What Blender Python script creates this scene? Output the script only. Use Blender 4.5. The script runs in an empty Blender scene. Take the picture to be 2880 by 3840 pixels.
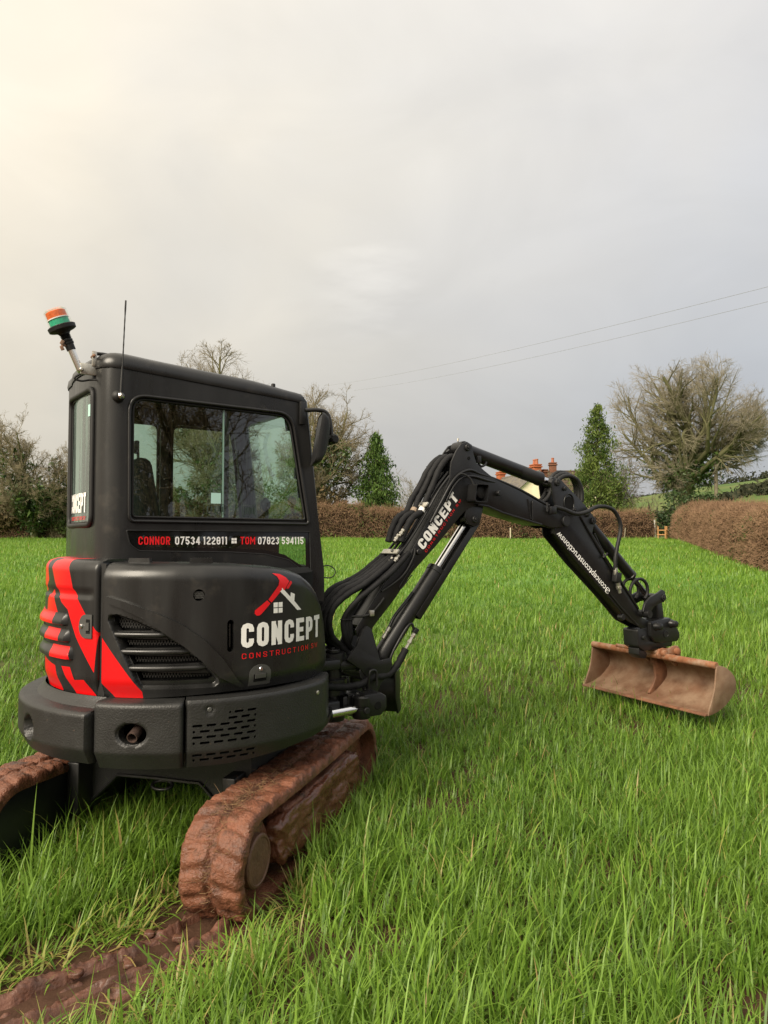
import bpy, bmesh, math, random
import numpy as np
from mathutils import Vector, Matrix, noise as mnoise

random.seed(7); rng = np.random.default_rng(7)
sc = bpy.context.scene
COL = sc.collection
R = math.radians

# ------------------------------------------------------------------ camera
cam = bpy.data.cameras.new('camera'); camo = bpy.data.objects.new('camera', cam); COL.objects.link(camo)
cam.sensor_fit = 'VERTICAL'; cam.sensor_height = 36.0; cam.lens = 24.966
cam.clip_start = 0.05; cam.clip_end = 6000
camo.location = (0, 0, 1.55); camo.rotation_euler = (R(90 + 2.28), 0, 0)
sc.camera = camo
EXPO = 1.2; SKY = 1.06 * 2 ** -EXPO            # the picture is exposed for the shaded machine
# ------------------------------------------------------------------ world (overcast sky, thin bright cloud to the left)
SUN_AZ, SUN_EL = R(-142), R(36)            # azimuth from +Y, negative = left of the view
sdir = Vector((math.sin(SUN_AZ) * math.cos(SUN_EL), math.cos(SUN_AZ) * math.cos(SUN_EL), math.sin(SUN_EL)))
w = bpy.data.worlds.new('World'); sc.world = w; w.use_nodes = True
nt = w.node_tree; N = nt.nodes; L = nt.links
for n in list(N): N.remove(n)
out = N.new('ShaderNodeOutputWorld'); bg = N.new('ShaderNodeBackground'); L.new(bg.outputs[0], out.inputs[0])
sky = N.new('ShaderNodeTexSky'); sky.sky_type = 'NISHITA'; sky.sun_disc = False
sky.sun_elevation = SUN_EL; sky.sun_rotation = SUN_AZ; sky.air_density = 1.6; sky.dust_density = 3.0
sks = N.new('ShaderNodeVectorMath'); sks.operation = 'SCALE'; sks.inputs['Scale'].default_value = 0.09
L.new(sky.outputs[0], sks.inputs[0])
tc = N.new('ShaderNodeTexCoord')
dot = N.new('ShaderNodeVectorMath'); dot.operation = 'DOT_PRODUCT'
gv = Vector((-0.85, -0.25, 0.46)).normalized(); dot.inputs[1].default_value = gv
L.new(tc.outputs['Generated'], dot.inputs[0])
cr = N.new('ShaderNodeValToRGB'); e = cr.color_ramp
e.elements[0].position = 0.0; e.elements[0].color = (0.70, 0.70, 0.70, 1)  # sky off to the right, out of view: raised to light right-facing sides
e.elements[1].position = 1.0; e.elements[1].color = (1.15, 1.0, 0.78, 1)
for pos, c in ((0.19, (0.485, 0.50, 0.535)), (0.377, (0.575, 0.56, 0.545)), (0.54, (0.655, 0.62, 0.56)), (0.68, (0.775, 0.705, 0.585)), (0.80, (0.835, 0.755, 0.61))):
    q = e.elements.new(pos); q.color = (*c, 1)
mp = N.new('ShaderNodeMapRange'); mp.inputs[1].default_value = -1.0; mp.inputs[2].default_value = 1.0
L.new(dot.outputs['Value'], mp.inputs[0])
mpn = N.new('ShaderNodeMapping'); mpn.inputs['Scale'].default_value = (1.0, 1.0, 1.7); mpn.inputs['Rotation'].default_value = (0, R(18), R(20))
L.new(tc.outputs['Generated'], mpn.inputs[0])
nz = N.new('ShaderNodeTexNoise'); nz.inputs['Scale'].default_value = 2.1; nz.inputs['Detail'].default_value = 4; nz.inputs['Roughness'].default_value = 0.48
nz.inputs['Distortion'].default_value = 0.35
L.new(mpn.outputs[0], nz.inputs[0])
nm = N.new('ShaderNodeMath'); nm.operation = 'MULTIPLY_ADD'; nm.inputs[1].default_value = 0.30; nm.inputs[2].default_value = -0.15
L.new(nz.outputs[0], nm.inputs[0])
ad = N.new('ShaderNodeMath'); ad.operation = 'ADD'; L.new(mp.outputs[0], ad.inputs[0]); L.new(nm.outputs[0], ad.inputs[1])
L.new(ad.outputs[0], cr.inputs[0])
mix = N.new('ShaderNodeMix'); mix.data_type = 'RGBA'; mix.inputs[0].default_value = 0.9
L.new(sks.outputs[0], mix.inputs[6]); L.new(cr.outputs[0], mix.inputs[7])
# overcast luminance law: brighter towards the zenith
sep = N.new('ShaderNodeSeparateXYZ'); L.new(tc.outputs['Generated'], sep.inputs[0])
zen = N.new('ShaderNodeMapRange'); zen.inputs[1].default_value = 0.0; zen.inputs[2].default_value = 1.0; zen.inputs[3].default_value = 0.86; zen.inputs[4].default_value = 1.80
L.new(sep.outputs['Z'], zen.inputs[0])
zs = N.new('ShaderNodeVectorMath'); zs.operation = 'SCALE'; nz2 = N.new('ShaderNodeTexNoise'); nz2.inputs['Scale'].default_value = 4.2; nz2.inputs['Detail'].default_value = 6; nz2.inputs['Roughness'].default_value = 0.52; nz2.inputs['Distortion'].default_value = 0.6
L.new(mpn.outputs[0], nz2.inputs[0])
cm = N.new('ShaderNodeMapRange'); cm.inputs[1].default_value = 0.32; cm.inputs[2].default_value = 0.70; cm.inputs[3].default_value = 0.955; cm.inputs[4].default_value = 1.05; L.new(nz2.outputs[0], cm.inputs[0])
cms = N.new('ShaderNodeVectorMath'); cms.operation = 'SCALE'; L.new(mix.outputs[2], cms.inputs[0]); L.new(cm.outputs[0], cms.inputs['Scale'])
# a thin torn break in the cloud, straight ahead
bd_ = N.new('ShaderNodeVectorMath'); bd_.operation = 'DOT_PRODUCT'; bd_.inputs[1].default_value = Vector((-.02, 1, .36)).normalized(); L.new(tc.outputs['Generated'], bd_.inputs[0])
nrm_ = N.new('ShaderNodeVectorMath'); nrm_.operation = 'NORMALIZE'; L.new(tc.outputs['Generated'], nrm_.inputs[0]); L.new(nrm_.outputs[0], bd_.inputs[0])
bm1 = N.new('ShaderNodeMapRange'); bm1.inputs[1].default_value = 0.9955; bm1.inputs[2].default_value = 1.0; bm1.interpolation_type = 'SMOOTHSTEP'; L.new(bd_.outputs['Value'], bm1.inputs[0])
mb_ = N.new('ShaderNodeMapping'); mb_.inputs['Rotation'].default_value = (0, R(-38), 0); mb_.inputs['Scale'].default_value = (3.5, 3.5, 15); L.new(nrm_.outputs[0], mb_.inputs[0])
nb_ = N.new('ShaderNodeTexNoise'); nb_.inputs['Scale'].default_value = 1.6; nb_.inputs['Detail'].default_value = 5; L.new(mb_.outputs[0], nb_.inputs[0])
bm2 = N.new('ShaderNodeMapRange'); bm2.inputs[1].default_value = 0.47; bm2.inputs[2].default_value = 0.70; L.new(nb_.outputs[0], bm2.inputs[0])
bmm = N.new('ShaderNodeMath'); bmm.operation = 'MULTIPLY'; L.new(bm1.outputs[0], bmm.inputs[0]); L.new(bm2.outputs[0], bmm.inputs[1])
bma = N.new('ShaderNodeMath'); bma.operation = 'MULTIPLY_ADD'; bma.inputs[1].default_value = 0.15; bma.inputs[2].default_value = 1.0; L.new(bmm.outputs[0], bma.inputs[0])
brk = N.new('ShaderNodeVectorMath'); brk.operation = 'SCALE'; L.new(cms.outputs[0], brk.inputs[0]); L.new(bma.outputs[0], brk.inputs['Scale'])
L.new(brk.outputs[0], zs.inputs[0]); L.new(zen.outputs[0], zs.inputs['Scale'])
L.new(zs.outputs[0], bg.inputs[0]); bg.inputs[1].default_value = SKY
# ------------------------------------------------------------------ sun behind thin cloud
sl = bpy.data.lights.new('sun', 'SUN'); sl.energy = 2.2; sl.angle = R(36); sl.color = (1.0, 0.90, 0.74)
so = bpy.data.objects.new('sun', sl); COL.objects.link(so); so.rotation_euler = sdir.to_track_quat('Z', 'Y').to_euler()
sc.view_settings.view_transform = 'Standard'; sc.view_settings.look = 'None'
sc.view_settings.exposure = EXPO; sc.view_settings.gamma = 1.0; sc.view_settings.use_curve_mapping = False
sc.cycles.max_bounces = 8; sc.cycles.transparent_max_bounces = 16; sc.cycles.diffuse_bounces = 3
sc.cycles.glossy_bounces = 4; sc.cycles.use_denoising = True; sc.cycles.caustics_reflective = False; sc.cycles.caustics_refractive = False

# ------------------------------------------------------------------ materials
MATS = {}
def mat(name, col, rough=0.5, spec=0.5, metal=0.0, var=0.0, vscale=6.0, bump=0.0, bscale=40.0, bdet=4, col2=None, c2lo=0.45, c2hi=0.65,
        c2scale=5.0, rvar=0.0, coat=0.0, dist=0.01, stretch=None):
    if name in MATS: return MATS[name]
    m = bpy.data.materials.new(name); m.use_nodes = True
    nt = m.node_tree; b = nt.nodes['Principled BSDF']; Lk = nt.links
    b.inputs['Base Color'].default_value = (*col, 1); b.inputs['Roughness'].default_value = rough
    b.inputs['Metallic'].default_value = metal; b.inputs['Specular IOR Level'].default_value = spec
    b.inputs['Coat Weight'].default_value = coat
    tc = nt.nodes.new('ShaderNodeTexCoord'); src = tc.outputs['Object']
    c = None
    if var or col2 or rvar:
        nz = nt.nodes.new('ShaderNodeTexNoise'); nz.inputs['Scale'].default_value = vscale; nz.inputs['Detail'].default_value = 5
        if stretch:
            mg = nt.nodes.new('ShaderNodeMapping'); mg.inputs['Scale'].default_value = stretch; Lk.new(src, mg.inputs[0]); Lk.new(mg.outputs[0], nz.inputs['Vector'])
        else: Lk.new(src, nz.inputs['Vector'])
    if var:
        mr = nt.nodes.new('ShaderNodeMapRange'); mr.inputs[3].default_value = 1 - var; mr.inputs[4].default_value = 1 + var
        mr.inputs[1].default_value = 0.25; mr.inputs[2].default_value = 0.75
        Lk.new(nz.outputs[0], mr.inputs[0])
        vm = nt.nodes.new('ShaderNodeVectorMath'); vm.operation = 'SCALE'; vm.inputs[0].default_value = col
        Lk.new(mr.outputs[0], vm.inputs['Scale']); c = vm.outputs[0]
    if col2:
        n2 = nt.nodes.new('ShaderNodeTexNoise'); n2.inputs['Scale'].default_value = c2scale; n2.inputs['Detail'].default_value = 6; n2.inputs['Roughness'].default_value = 0.65
        Lk.new(src, n2.inputs['Vector'])
        mr = nt.nodes.new('ShaderNodeMapRange'); mr.inputs[1].default_value = c2lo; mr.inputs[2].default_value = c2hi; Lk.new(n2.outputs[0], mr.inputs[0])
        mx = nt.nodes.new('ShaderNodeMix'); mx.data_type = 'RGBA'
        if c is None: mx.inputs[6].default_value = (*col, 1)
        else: Lk.new(c, mx.inputs[6])
        mx.inputs[7].default_value = (*col2, 1); Lk.new(mr.outputs[0], mx.inputs[0]); c = mx.outputs[2]
    if c is not None: Lk.new(c, b.inputs['Base Color'])
    if rvar:
        mr = nt.nodes.new('ShaderNodeMapRange'); mr.inputs[1].default_value = 0.3; mr.inputs[2].default_value = 0.7
        mr.inputs[3].default_value = max(0.02, rough - rvar); mr.inputs[4].default_value = rough + rvar
        Lk.new(nz.outputs[0], mr.inputs[0]); Lk.new(mr.outputs[0], b.inputs['Roughness'])
    if bump:
        nb = nt.nodes.new('ShaderNodeTexNoise'); nb.inputs['Scale'].default_value = bscale; nb.inputs['Detail'].default_value = bdet
        Lk.new(src, nb.inputs['Vector'])
        bp = nt.nodes.new('ShaderNodeBump'); bp.inputs['Strength'].default_value = bump; bp.inputs['Distance'].default_value = dist
        Lk.new(nb.outputs[0], bp.inputs['Height']); Lk.new(bp.outputs[0], b.inputs['Normal'])
    MATS[name] = m
    return m

def foliage(name, c1, c2, rough=0.5, transl=0.35, spec=0.3, c3=None):
    """leaf / blade material: colour varies per face group via the 'rnd' attribute, lets some light through"""
    m = bpy.data.materials.new(name); m.use_nodes = True
    nt = m.node_tree; b = nt.nodes['Principled BSDF']; Lk = nt.links; o = nt.nodes['Material Output']
    at = nt.nodes.new('ShaderNodeAttribute'); at.attribute_name = 'rnd'
    cr = nt.nodes.new('ShaderNodeValToRGB'); cr.color_ramp.elements[0].color = (*c1, 1); cr.color_ramp.elements[1].color = (*c2, 1)
    if c3:
        cr.color_ramp.elements[1].position = 0.93
        q = cr.color_ramp.elements.new(1.0); q.color = (*c3, 1)
    Lk.new(at.outputs['Fac'], cr.inputs[0]); Lk.new(cr.outputs[0], b.inputs['Base Color'])
    b.inputs['Roughness'].default_value = rough; b.inputs['Specular IOR Level'].default_value = spec
    if transl:
        t = nt.nodes.new('ShaderNodeBsdfTranslucent'); Lk.new(cr.outputs[0], t.inputs[0])
        mx = nt.nodes.new('ShaderNodeMixShader'); mx.inputs[0].default_value = transl
        Lk.new(b.outputs[0], mx.inputs[1]); Lk.new(t.outputs[0], mx.inputs[2]); Lk.new(mx.outputs[0], o.inputs[0])
    MATS[name] = m
    return m

def glass(name, tint, refl=1.0, streak=False, f0=0.095, drops=0.30):
    m = bpy.data.materials.new(name); m.use_nodes = True
    nt = m.node_tree; Lk = nt.links
    for n in list(nt.nodes): nt.nodes.remove(n)
    o = nt.nodes.new('ShaderNodeOutputMaterial')
    t = nt.nodes.new('ShaderNodeBsdfTransparent'); t.inputs[0].default_value = (*tint, 1)
    g = nt.nodes.new('ShaderNodeBsdfGlossy'); g.inputs['Roughness'].default_value = 0.015; g.inputs[0].default_value = (refl, refl, refl, 1)
    lw = nt.nodes.new('ShaderNodeLayerWeight'); lw.inputs[0].default_value = 0.5      # facing term is the same from both sides
    pw = nt.nodes.new('ShaderNodeMath'); pw.operation = 'POWER'; pw.inputs[1].default_value = 4.0; Lk_ = nt.links; Lk_.new(lw.outputs['Facing'], pw.inputs[0])
    f = nt.nodes.new('ShaderNodeMath'); f.operation = 'MULTIPLY_ADD'; f.inputs[1].default_value = 0.9; f.inputs[2].default_value = f0; Lk_.new(pw.outputs[0], f.inputs[0])
    mx = nt.nodes.new('ShaderNodeMixShader')
    Lk.new(f.outputs[0], mx.inputs[0]); Lk.new(t.outputs[0], mx.inputs[1]); Lk.new(g.outputs[0], mx.inputs[2])
    last = mx
    tc = nt.nodes.new('ShaderNodeTexCoord')
    # rain spots: small diffuse specks on the pane
    v = nt.nodes.new('ShaderNodeTexVoronoi'); v.inputs['Scale'].default_value = 70
    Lk.new(tc.outputs['Object'], v.inputs[0])
    lt = nt.nodes.new('ShaderNodeMath'); lt.operation = 'LESS_THAN'; lt.inputs[1].default_value = 0.13; Lk.new(v.outputs['Distance'], lt.inputs[0])
    nz = nt.nodes.new('ShaderNodeTexNoise'); nz.inputs['Scale'].default_value = 3.0; Lk.new(tc.outputs['Object'], nz.inputs[0])
    gt = nt.nodes.new('ShaderNodeMath'); gt.operation = 'GREATER_THAN'; gt.inputs[1].default_value = 0.52; Lk.new(nz.outputs[0], gt.inputs[0])
    mu = nt.nodes.new('ShaderNodeMath'); mu.operation = 'MULTIPLY'; Lk.new(lt.outputs[0], mu.inputs[0]); Lk.new(gt.outputs[0], mu.inputs[1])
    sc_ = nt.nodes.new('ShaderNodeMath'); sc_.operation = 'MULTIPLY'; sc_.inputs[1].default_value = drops; Lk.new(mu.outputs[0], sc_.inputs[0])
    dfs = nt.nodes.new('ShaderNodeBsdfDiffuse'); dfs.inputs[0].default_value = (0.55, 0.6, 0.58, 1)
    m2 = nt.nodes.new('ShaderNodeMixShader'); Lk.new(sc_.outputs[0], m2.inputs[0]); Lk.new(last.outputs[0], m2.inputs[1]); Lk.new(dfs.outputs[0], m2.inputs[2]); last = m2
    if streak:   # dried-on film of water and dirt, run down in streaks
        mpg = nt.nodes.new('ShaderNodeMapping'); mpg.inputs['Scale'].default_value = (26, 26, 1.3); Lk.new(tc.outputs['Object'], mpg.inputs[0])
        n3 = nt.nodes.new('ShaderNodeTexNoise'); n3.inputs['Scale'].default_value = 1; n3.inputs['Detail'].default_value = 3; Lk.new(mpg.outputs[0], n3.inputs[0])
        mr = nt.nodes.new('ShaderNodeMapRange'); mr.inputs[1].default_value = 0.35; mr.inputs[2].default_value = 0.6; mr.inputs[3].default_value = 0.72; mr.inputs[4].default_value = 0.18
        Lk.new(n3.outputs[0], mr.inputs[0])
        d2 = nt.nodes.new('ShaderNodeBsdfDiffuse'); d2.inputs[0].default_value = (0.40, 0.53, 0.48, 1)
        tl = nt.nodes.new('ShaderNodeBsdfTranslucent'); tl.inputs[0].default_value = (0.40, 0.56, 0.50, 1)
        dd = nt.nodes.new('ShaderNodeMixShader'); dd.inputs[0].default_value = 0.5; Lk.new(d2.outputs[0], dd.inputs[1]); Lk.new(tl.outputs[0], dd.inputs[2])
        m3 = nt.nodes.new('ShaderNodeMixShader'); Lk.new(mr.outputs[0], m3.inputs[0]); Lk.new(last.outputs[0], m3.inputs[1]); Lk.new(dd.outputs[0], m3.inputs[2]); last = m3
    Lk.new(last.outputs[0], o.inputs[0])
    MATS[name] = m
    return m

BLK = mat('satin_black_paint', (0.013, 0.013, 0.013), 0.33, 0.5, var=0.28, vscale=3, rvar=0.10, stretch=(3.2, 3.2, .55), bump=0.05, bscale=220, dist=0.001, col2=(0.040, 0.036, 0.031), c2lo=0.58, c2hi=0.80, c2scale=7)
BMP = mat('textured_black_bumper', (0.018, 0.018, 0.0175), 0.46, 0.5, var=0.15, vscale=9, bump=0.55, bscale=130, bdet=2, dist=0.003, rvar=0.06, col2=(0.075, 0.048, 0.034), c2lo=0.655, c2hi=0.72, c2scale=38)
DRK = mat('black_void', (0.006, 0.006, 0.006), 0.8, 0.2)
STL = mat('boom_black_paint', (0.009, 0.009, 0.0095), 0.38, 0.5, var=0.25, vscale=7, rvar=0.08, bump=0.08, bscale=90, dist=0.002)
RUB = mat('black_rubber', (0.012, 0.012, 0.012), 0.55, 0.4, var=0.2, vscale=20)
HOS = mat('hose_black_fabric', (0.009, 0.009, 0.010), 0.7, 0.3, var=0.4, vscale=30, bump=0.4, bscale=160, dist=0.003)
CHR = mat('chrome_rod', (0.85, 0.84, 0.82), 0.12, 0.5, metal=1.0)
ZNC = mat('zinc_steel', (0.52, 0.50, 0.44), 0.38, 0.5, metal=0.85, var=0.25, vscale=40, col2=(0.26, 0.15, 0.07), c2lo=0.58, c2hi=0.75, c2scale=30)
LTC = mat('grey_latch_metal', (0.085, 0.085, 0.082), 0.42, 0.5, metal=0.3)
RED = mat('red_vinyl', (0.62, 0.004, 0.006), 0.30, 0.5, var=0.05)
WHT = mat('white_vinyl', (0.90, 0.89, 0.87), 0.4, 0.4)
RVT = mat('red_lettering', (0.78, 0.012, 0.018), 0.4, 0.4)
MUD = mat('wet_red_mud', (0.165, 0.063, 0.034), 0.50, 0.45, var=0.35, vscale=14, bump=0.85, bscale=95, bdet=8, dist=0.010, col2=(0.070, 0.033, 0.022), c2lo=0.50, c2hi=0.68, c2scale=13, rvar=0.20)
MUDW = mat('glossy_dark_mud', (0.125, 0.046, 0.026), 0.26, 0.6, var=0.30, vscale=18, bump=0.5, bscale=60, bdet=5, dist=0.010, rvar=0.12)
RST = mat('rusty_bucket_steel', (0.150, 0.078, 0.045), 0.62, 0.4, var=0.35, vscale=7, col2=(0.25, 0.165, 0.108), c2lo=0.40, c2hi=0.66, c2scale=5, bump=0.4, bscale=55, dist=0.004, rvar=0.12)
RSD = mat('dark_rust_steel', (0.13, 0.060, 0.034), 0.55, 0.4, var=0.3, vscale=14, col2=(0.22, 0.10, 0.055), c2scale=11, bump=0.3, bscale=60, dist=0.004)
RSB = mat('bright_rust', (0.24, 0.098, 0.048), 0.65, 0.3, var=0.25, vscale=22, col2=(0.30, 0.20, 0.14), c2scale=12, bump=0.3, bscale=70, dist=0.003)
GLS = glass('tinted_cab_glass', (0.66, 0.80, 0.72))
GLR = glass('streaked_rear_glass', (0.62, 0.80, 0.72), streak=True)
GLD = glass('dark_strip_glass', (0.62, 0.78, 0.66))
STK = mat('pale_cyan_sticker', (0.42, 0.66, 0.60), 0.5)
INT = mat('cab_interior_black', (0.012, 0.012, 0.013), 0.6, 0.3)
SEA = mat('seat_fabric', (0.02, 0.02, 0.022), 0.8, 0.2, bump=0.2, bscale=120)

# ------------------------------------------------------------------ object helpers
def tag(o, label=None, cat=None, group=None, kind=None):
    if label: o['label'] = label
    if cat: o['category'] = cat
    if group: o['group'] = group
    if kind: o['kind'] = kind
    return o
def empty(name, loc=(0, 0, 0), rz=0):
    o = bpy.data.objects.new(name, None); COL.objects.link(o); o.location = loc; o.rotation_euler = (0, 0, rz); o.empty_display_size = 0.2
    return o
FR = {}
def link(name, me, mats, parent=None, frame=None):
    o = bpy.data.objects.new(name, me); COL.objects.link(o)
    if mats is not None:
        for m in (mats if isinstance(mats, (list, tuple)) else [mats]): me.materials.append(m)
    if parent: o.parent = parent
    if frame is not None: o.matrix_local = FR[frame]
    return o
def fin(me, smooth):
    if smooth:
        me.polygons.foreach_set('use_smooth', np.ones(len(me.polygons), dtype=bool))
        if smooth is not True: me.set_sharp_from_angle(angle=R(smooth))
    me.update()
def obj(name, verts, faces, mats, parent=None, frame=None, smooth=None, fix=False):
    me = bpy.data.meshes.new(name); me.from_pydata([tuple(v) for v in verts], [], [tuple(f) for f in faces]); me.update()
    if fix:
        bm = bmesh.new(); bm.from_mesh(me); bmesh.ops.recalc_face_normals(bm, faces=bm.faces); bm.to_mesh(me); bm.free()
    fin(me, smooth)
    return link(name, me, mats, parent, frame)
def bmobj(name, bm, mats, parent=None, frame=None, smooth=None):
    bmesh.ops.recalc_face_normals(bm, faces=bm.faces)
    me = bpy.data.meshes.new(name); bm.to_mesh(me); bm.free(); fin(me, smooth)
    return link(name, me, mats, parent, frame)
def bm_box(bm, c, s, rot=None, bevel=0.0, seg=2):
    r = bmesh.ops.create_cube(bm, size=1.0); vs = r['verts']
    M = Matrix.Translation(c) @ (rot if rot is not None else Matrix.Identity(4)) @ Matrix.Diagonal((*s, 1))
    bmesh.ops.transform(bm, matrix=M, verts=vs)
    if bevel:
        es = list({e for v in vs for e in v.link_edges}); bmesh.ops.bevel(bm, geom=es, offset=bevel, segments=seg, affect='EDGES', profile=0.5)
def box(name, c, s, mats, parent=None, frame=None, rot=None, bevel=0.004, smooth=35):
    bm = bmesh.new(); bm_box(bm, c, s, rot, bevel); return bmobj(name, bm, mats, parent, frame, smooth)
def bm_lathe(bm, p0, p1, prof, n=20):
    """prof: list of (t along p0->p1 in metres, radius)"""
    p0, p1 = Vector(p0), Vector(p1); d = (p1 - p0).normalized(); a = d.orthogonal().normalized(); b = d.cross(a)
    rings = []
    for t, r in prof:
        rings.append([bm.verts.new(p0 + d * t + (a * math.cos(k * 2 * math.pi / n) + b * math.sin(k * 2 * math.pi / n)) * r) for k in range(n)])
    for A, B in zip(rings, rings[1:]):
        for k in range(n): bm.faces.new((A[k], A[(k + 1) % n], B[(k + 1) % n], B[k]))
    if prof[0][1] > 1e-4: bm.faces.new(rings[0][::-1])
    if prof[-1][1] > 1e-4: bm.faces.new(rings[-1])
def lathe(name, p0, p1, prof, mats, parent=None, frame=None, n=20, smooth=40):
    bm = bmesh.new(); bm_lathe(bm, p0, p1, prof, n); return bmobj(name, bm, mats, parent, frame, smooth)
def rod(name, p0, p1, r, mats, parent=None, frame=None, bev=0.004, n=18):
    Lh = (Vector(p1) - Vector(p0)).length; b = min(bev, r * 0.5, Lh * 0.3)
    return lathe(name, p0, p1, [(0, r - b), (b, r), (Lh - b, r), (Lh, r - b)], mats, parent, frame, n)
def catmull(pts, n=8, closed=False):
    P = [Vector(p) for p in pts]; out = []
    m = len(P); rg = range(m) if closed else range(m - 1)
    for i in rg:
        if closed: a, b, c, d = P[i - 1], P[i], P[(i + 1) % m], P[(i + 2) % m]
        else: a, b, c, d = P[max(i - 1, 0)], P[i], P[i + 1], P[min(i + 2, m - 1)]
        for k in range(n):
            t = k / n
            out.append(0.5 * ((2 * b) + (c - a) * t + (2 * a - 5 * b + 4 * c - d) * t * t + (3 * b - a - 3 * c + d) * t ** 3))
    if not closed: out.append(P[-1])
    return out
def bm_tube(bm, pts, r, n=8, closed=False, rfun=None):
    P = [Vector(p) for p in pts]; m = len(P); rings = []; up = None
    for i, p in enumerate(P):
        if closed: d = P[(i + 1) % m] - P[i - 1]
        else: d = P[min(i + 1, m - 1)] - P[max(i - 1, 0)]
        d.normalize()
        if up is None: up = d.orthogonal().normalized()
        up = (up - d * up.dot(d)).normalized(); s = d.cross(up)
        rr = r if rfun is None else rfun(i / max(m - 1, 1), i) * r
        rings.append([bm.verts.new(p + (up * math.cos(k * 2 * math.pi / n) + s * math.sin(k * 2 * math.pi / n)) * rr) for k in range(n)])
    prs = list(zip(rings, rings[1:])) + ([(rings[-1], rings[0])] if closed else [])
    for A, B in prs:
        if closed and A is rings[-1]:
            j0 = min(range(n), key=lambda j: (B[j].co - A[0].co).length)
        else: j0 = 0
        for k in range(n): bm.faces.new((A[k], A[(k + 1) % n], B[(k + 1 + j0) % n], B[(k + j0) % n]))
    if not closed: bm.faces.new(rings[0][::-1]); bm.faces.new(rings[-1])
def tube(name, pts, r, mats, parent=None, frame=None, n=8, sub=6, closed=False, rfun=None):
    bm = bmesh.new(); bm_tube(bm, catmull(pts, sub, closed) if sub else pts, r, n, closed, rfun); return bmobj(name, bm, mats, parent, frame, True if closed else 50)
def fillet(poly, rad, n=5):
    """round the corners of a closed 2-D polygon; rad is a number or a list"""
    P = [Vector(p) for p in poly]; out = []
    for i, p in enumerate(P):
        r = rad[i] if isinstance(rad, (list, tuple)) else rad
        if r <= 0: out.append(tuple(p)); continue
        a = P[i - 1] - p; b = P[(i + 1) % len(P)] - p; la, lb = a.length, b.length; a.normalize(); b.normalize()
        ang = math.acos(max(-1, min(1, a.dot(b)))); t = min(r / math.tan(ang / 2), la * 0.49, lb * 0.49)
        s, q = p + a * t, p + b * t
        for k in range(n + 1):
            u = k / n; out.append(tuple((1 - u) ** 2 * s + 2 * u * (1 - u) * p + u * u * q))
    return out
def bm_plate(bm, poly, y0, y1, bevel=0.0, seg=2):
    """polygon in (x, z) extruded along y from y0 to y1"""
    vs = [bm.verts.new((x, y0, z)) for x, z in poly]; f = bm.faces.new(vs)
    r = bmesh.ops.extrude_face_region(bm, geom=[f]); nv = [g for g in r['geom'] if isinstance(g, bmesh.types.BMVert)]
    bmesh.ops.translate(bm, verts=nv, vec=(0, y1 - y0, 0))
    if bevel:
        es = []
        for v in vs + nv:
            for e in v.link_edges:
                if abs(e.verts[0].co.y - e.verts[1].co.y) < 1e-6 and e not in es: es.append(e)
        bmesh.ops.bevel(bm, geom=es, offset=bevel, segments=seg, affect='EDGES', profile=0.5)
def plate(name, poly, y0, y1, mats, parent=None, frame=None, bevel=0.004, smooth=35):
    bm = bmesh.new(); bm_plate(bm, poly, y0, y1, bevel); return bmobj(name, bm, mats, parent, frame, smooth)
def inpoly(x, y, poly):
    c = False; j = len(poly) - 1
    for i in range(len(poly)):
        xi, yi = poly[i]; xj, yj = poly[j]
        if (yi > y) != (yj > y) and x < (xj - xi) * (y - yi) / (yj - yi) + xi: c = not c
        j = i
    return c
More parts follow.
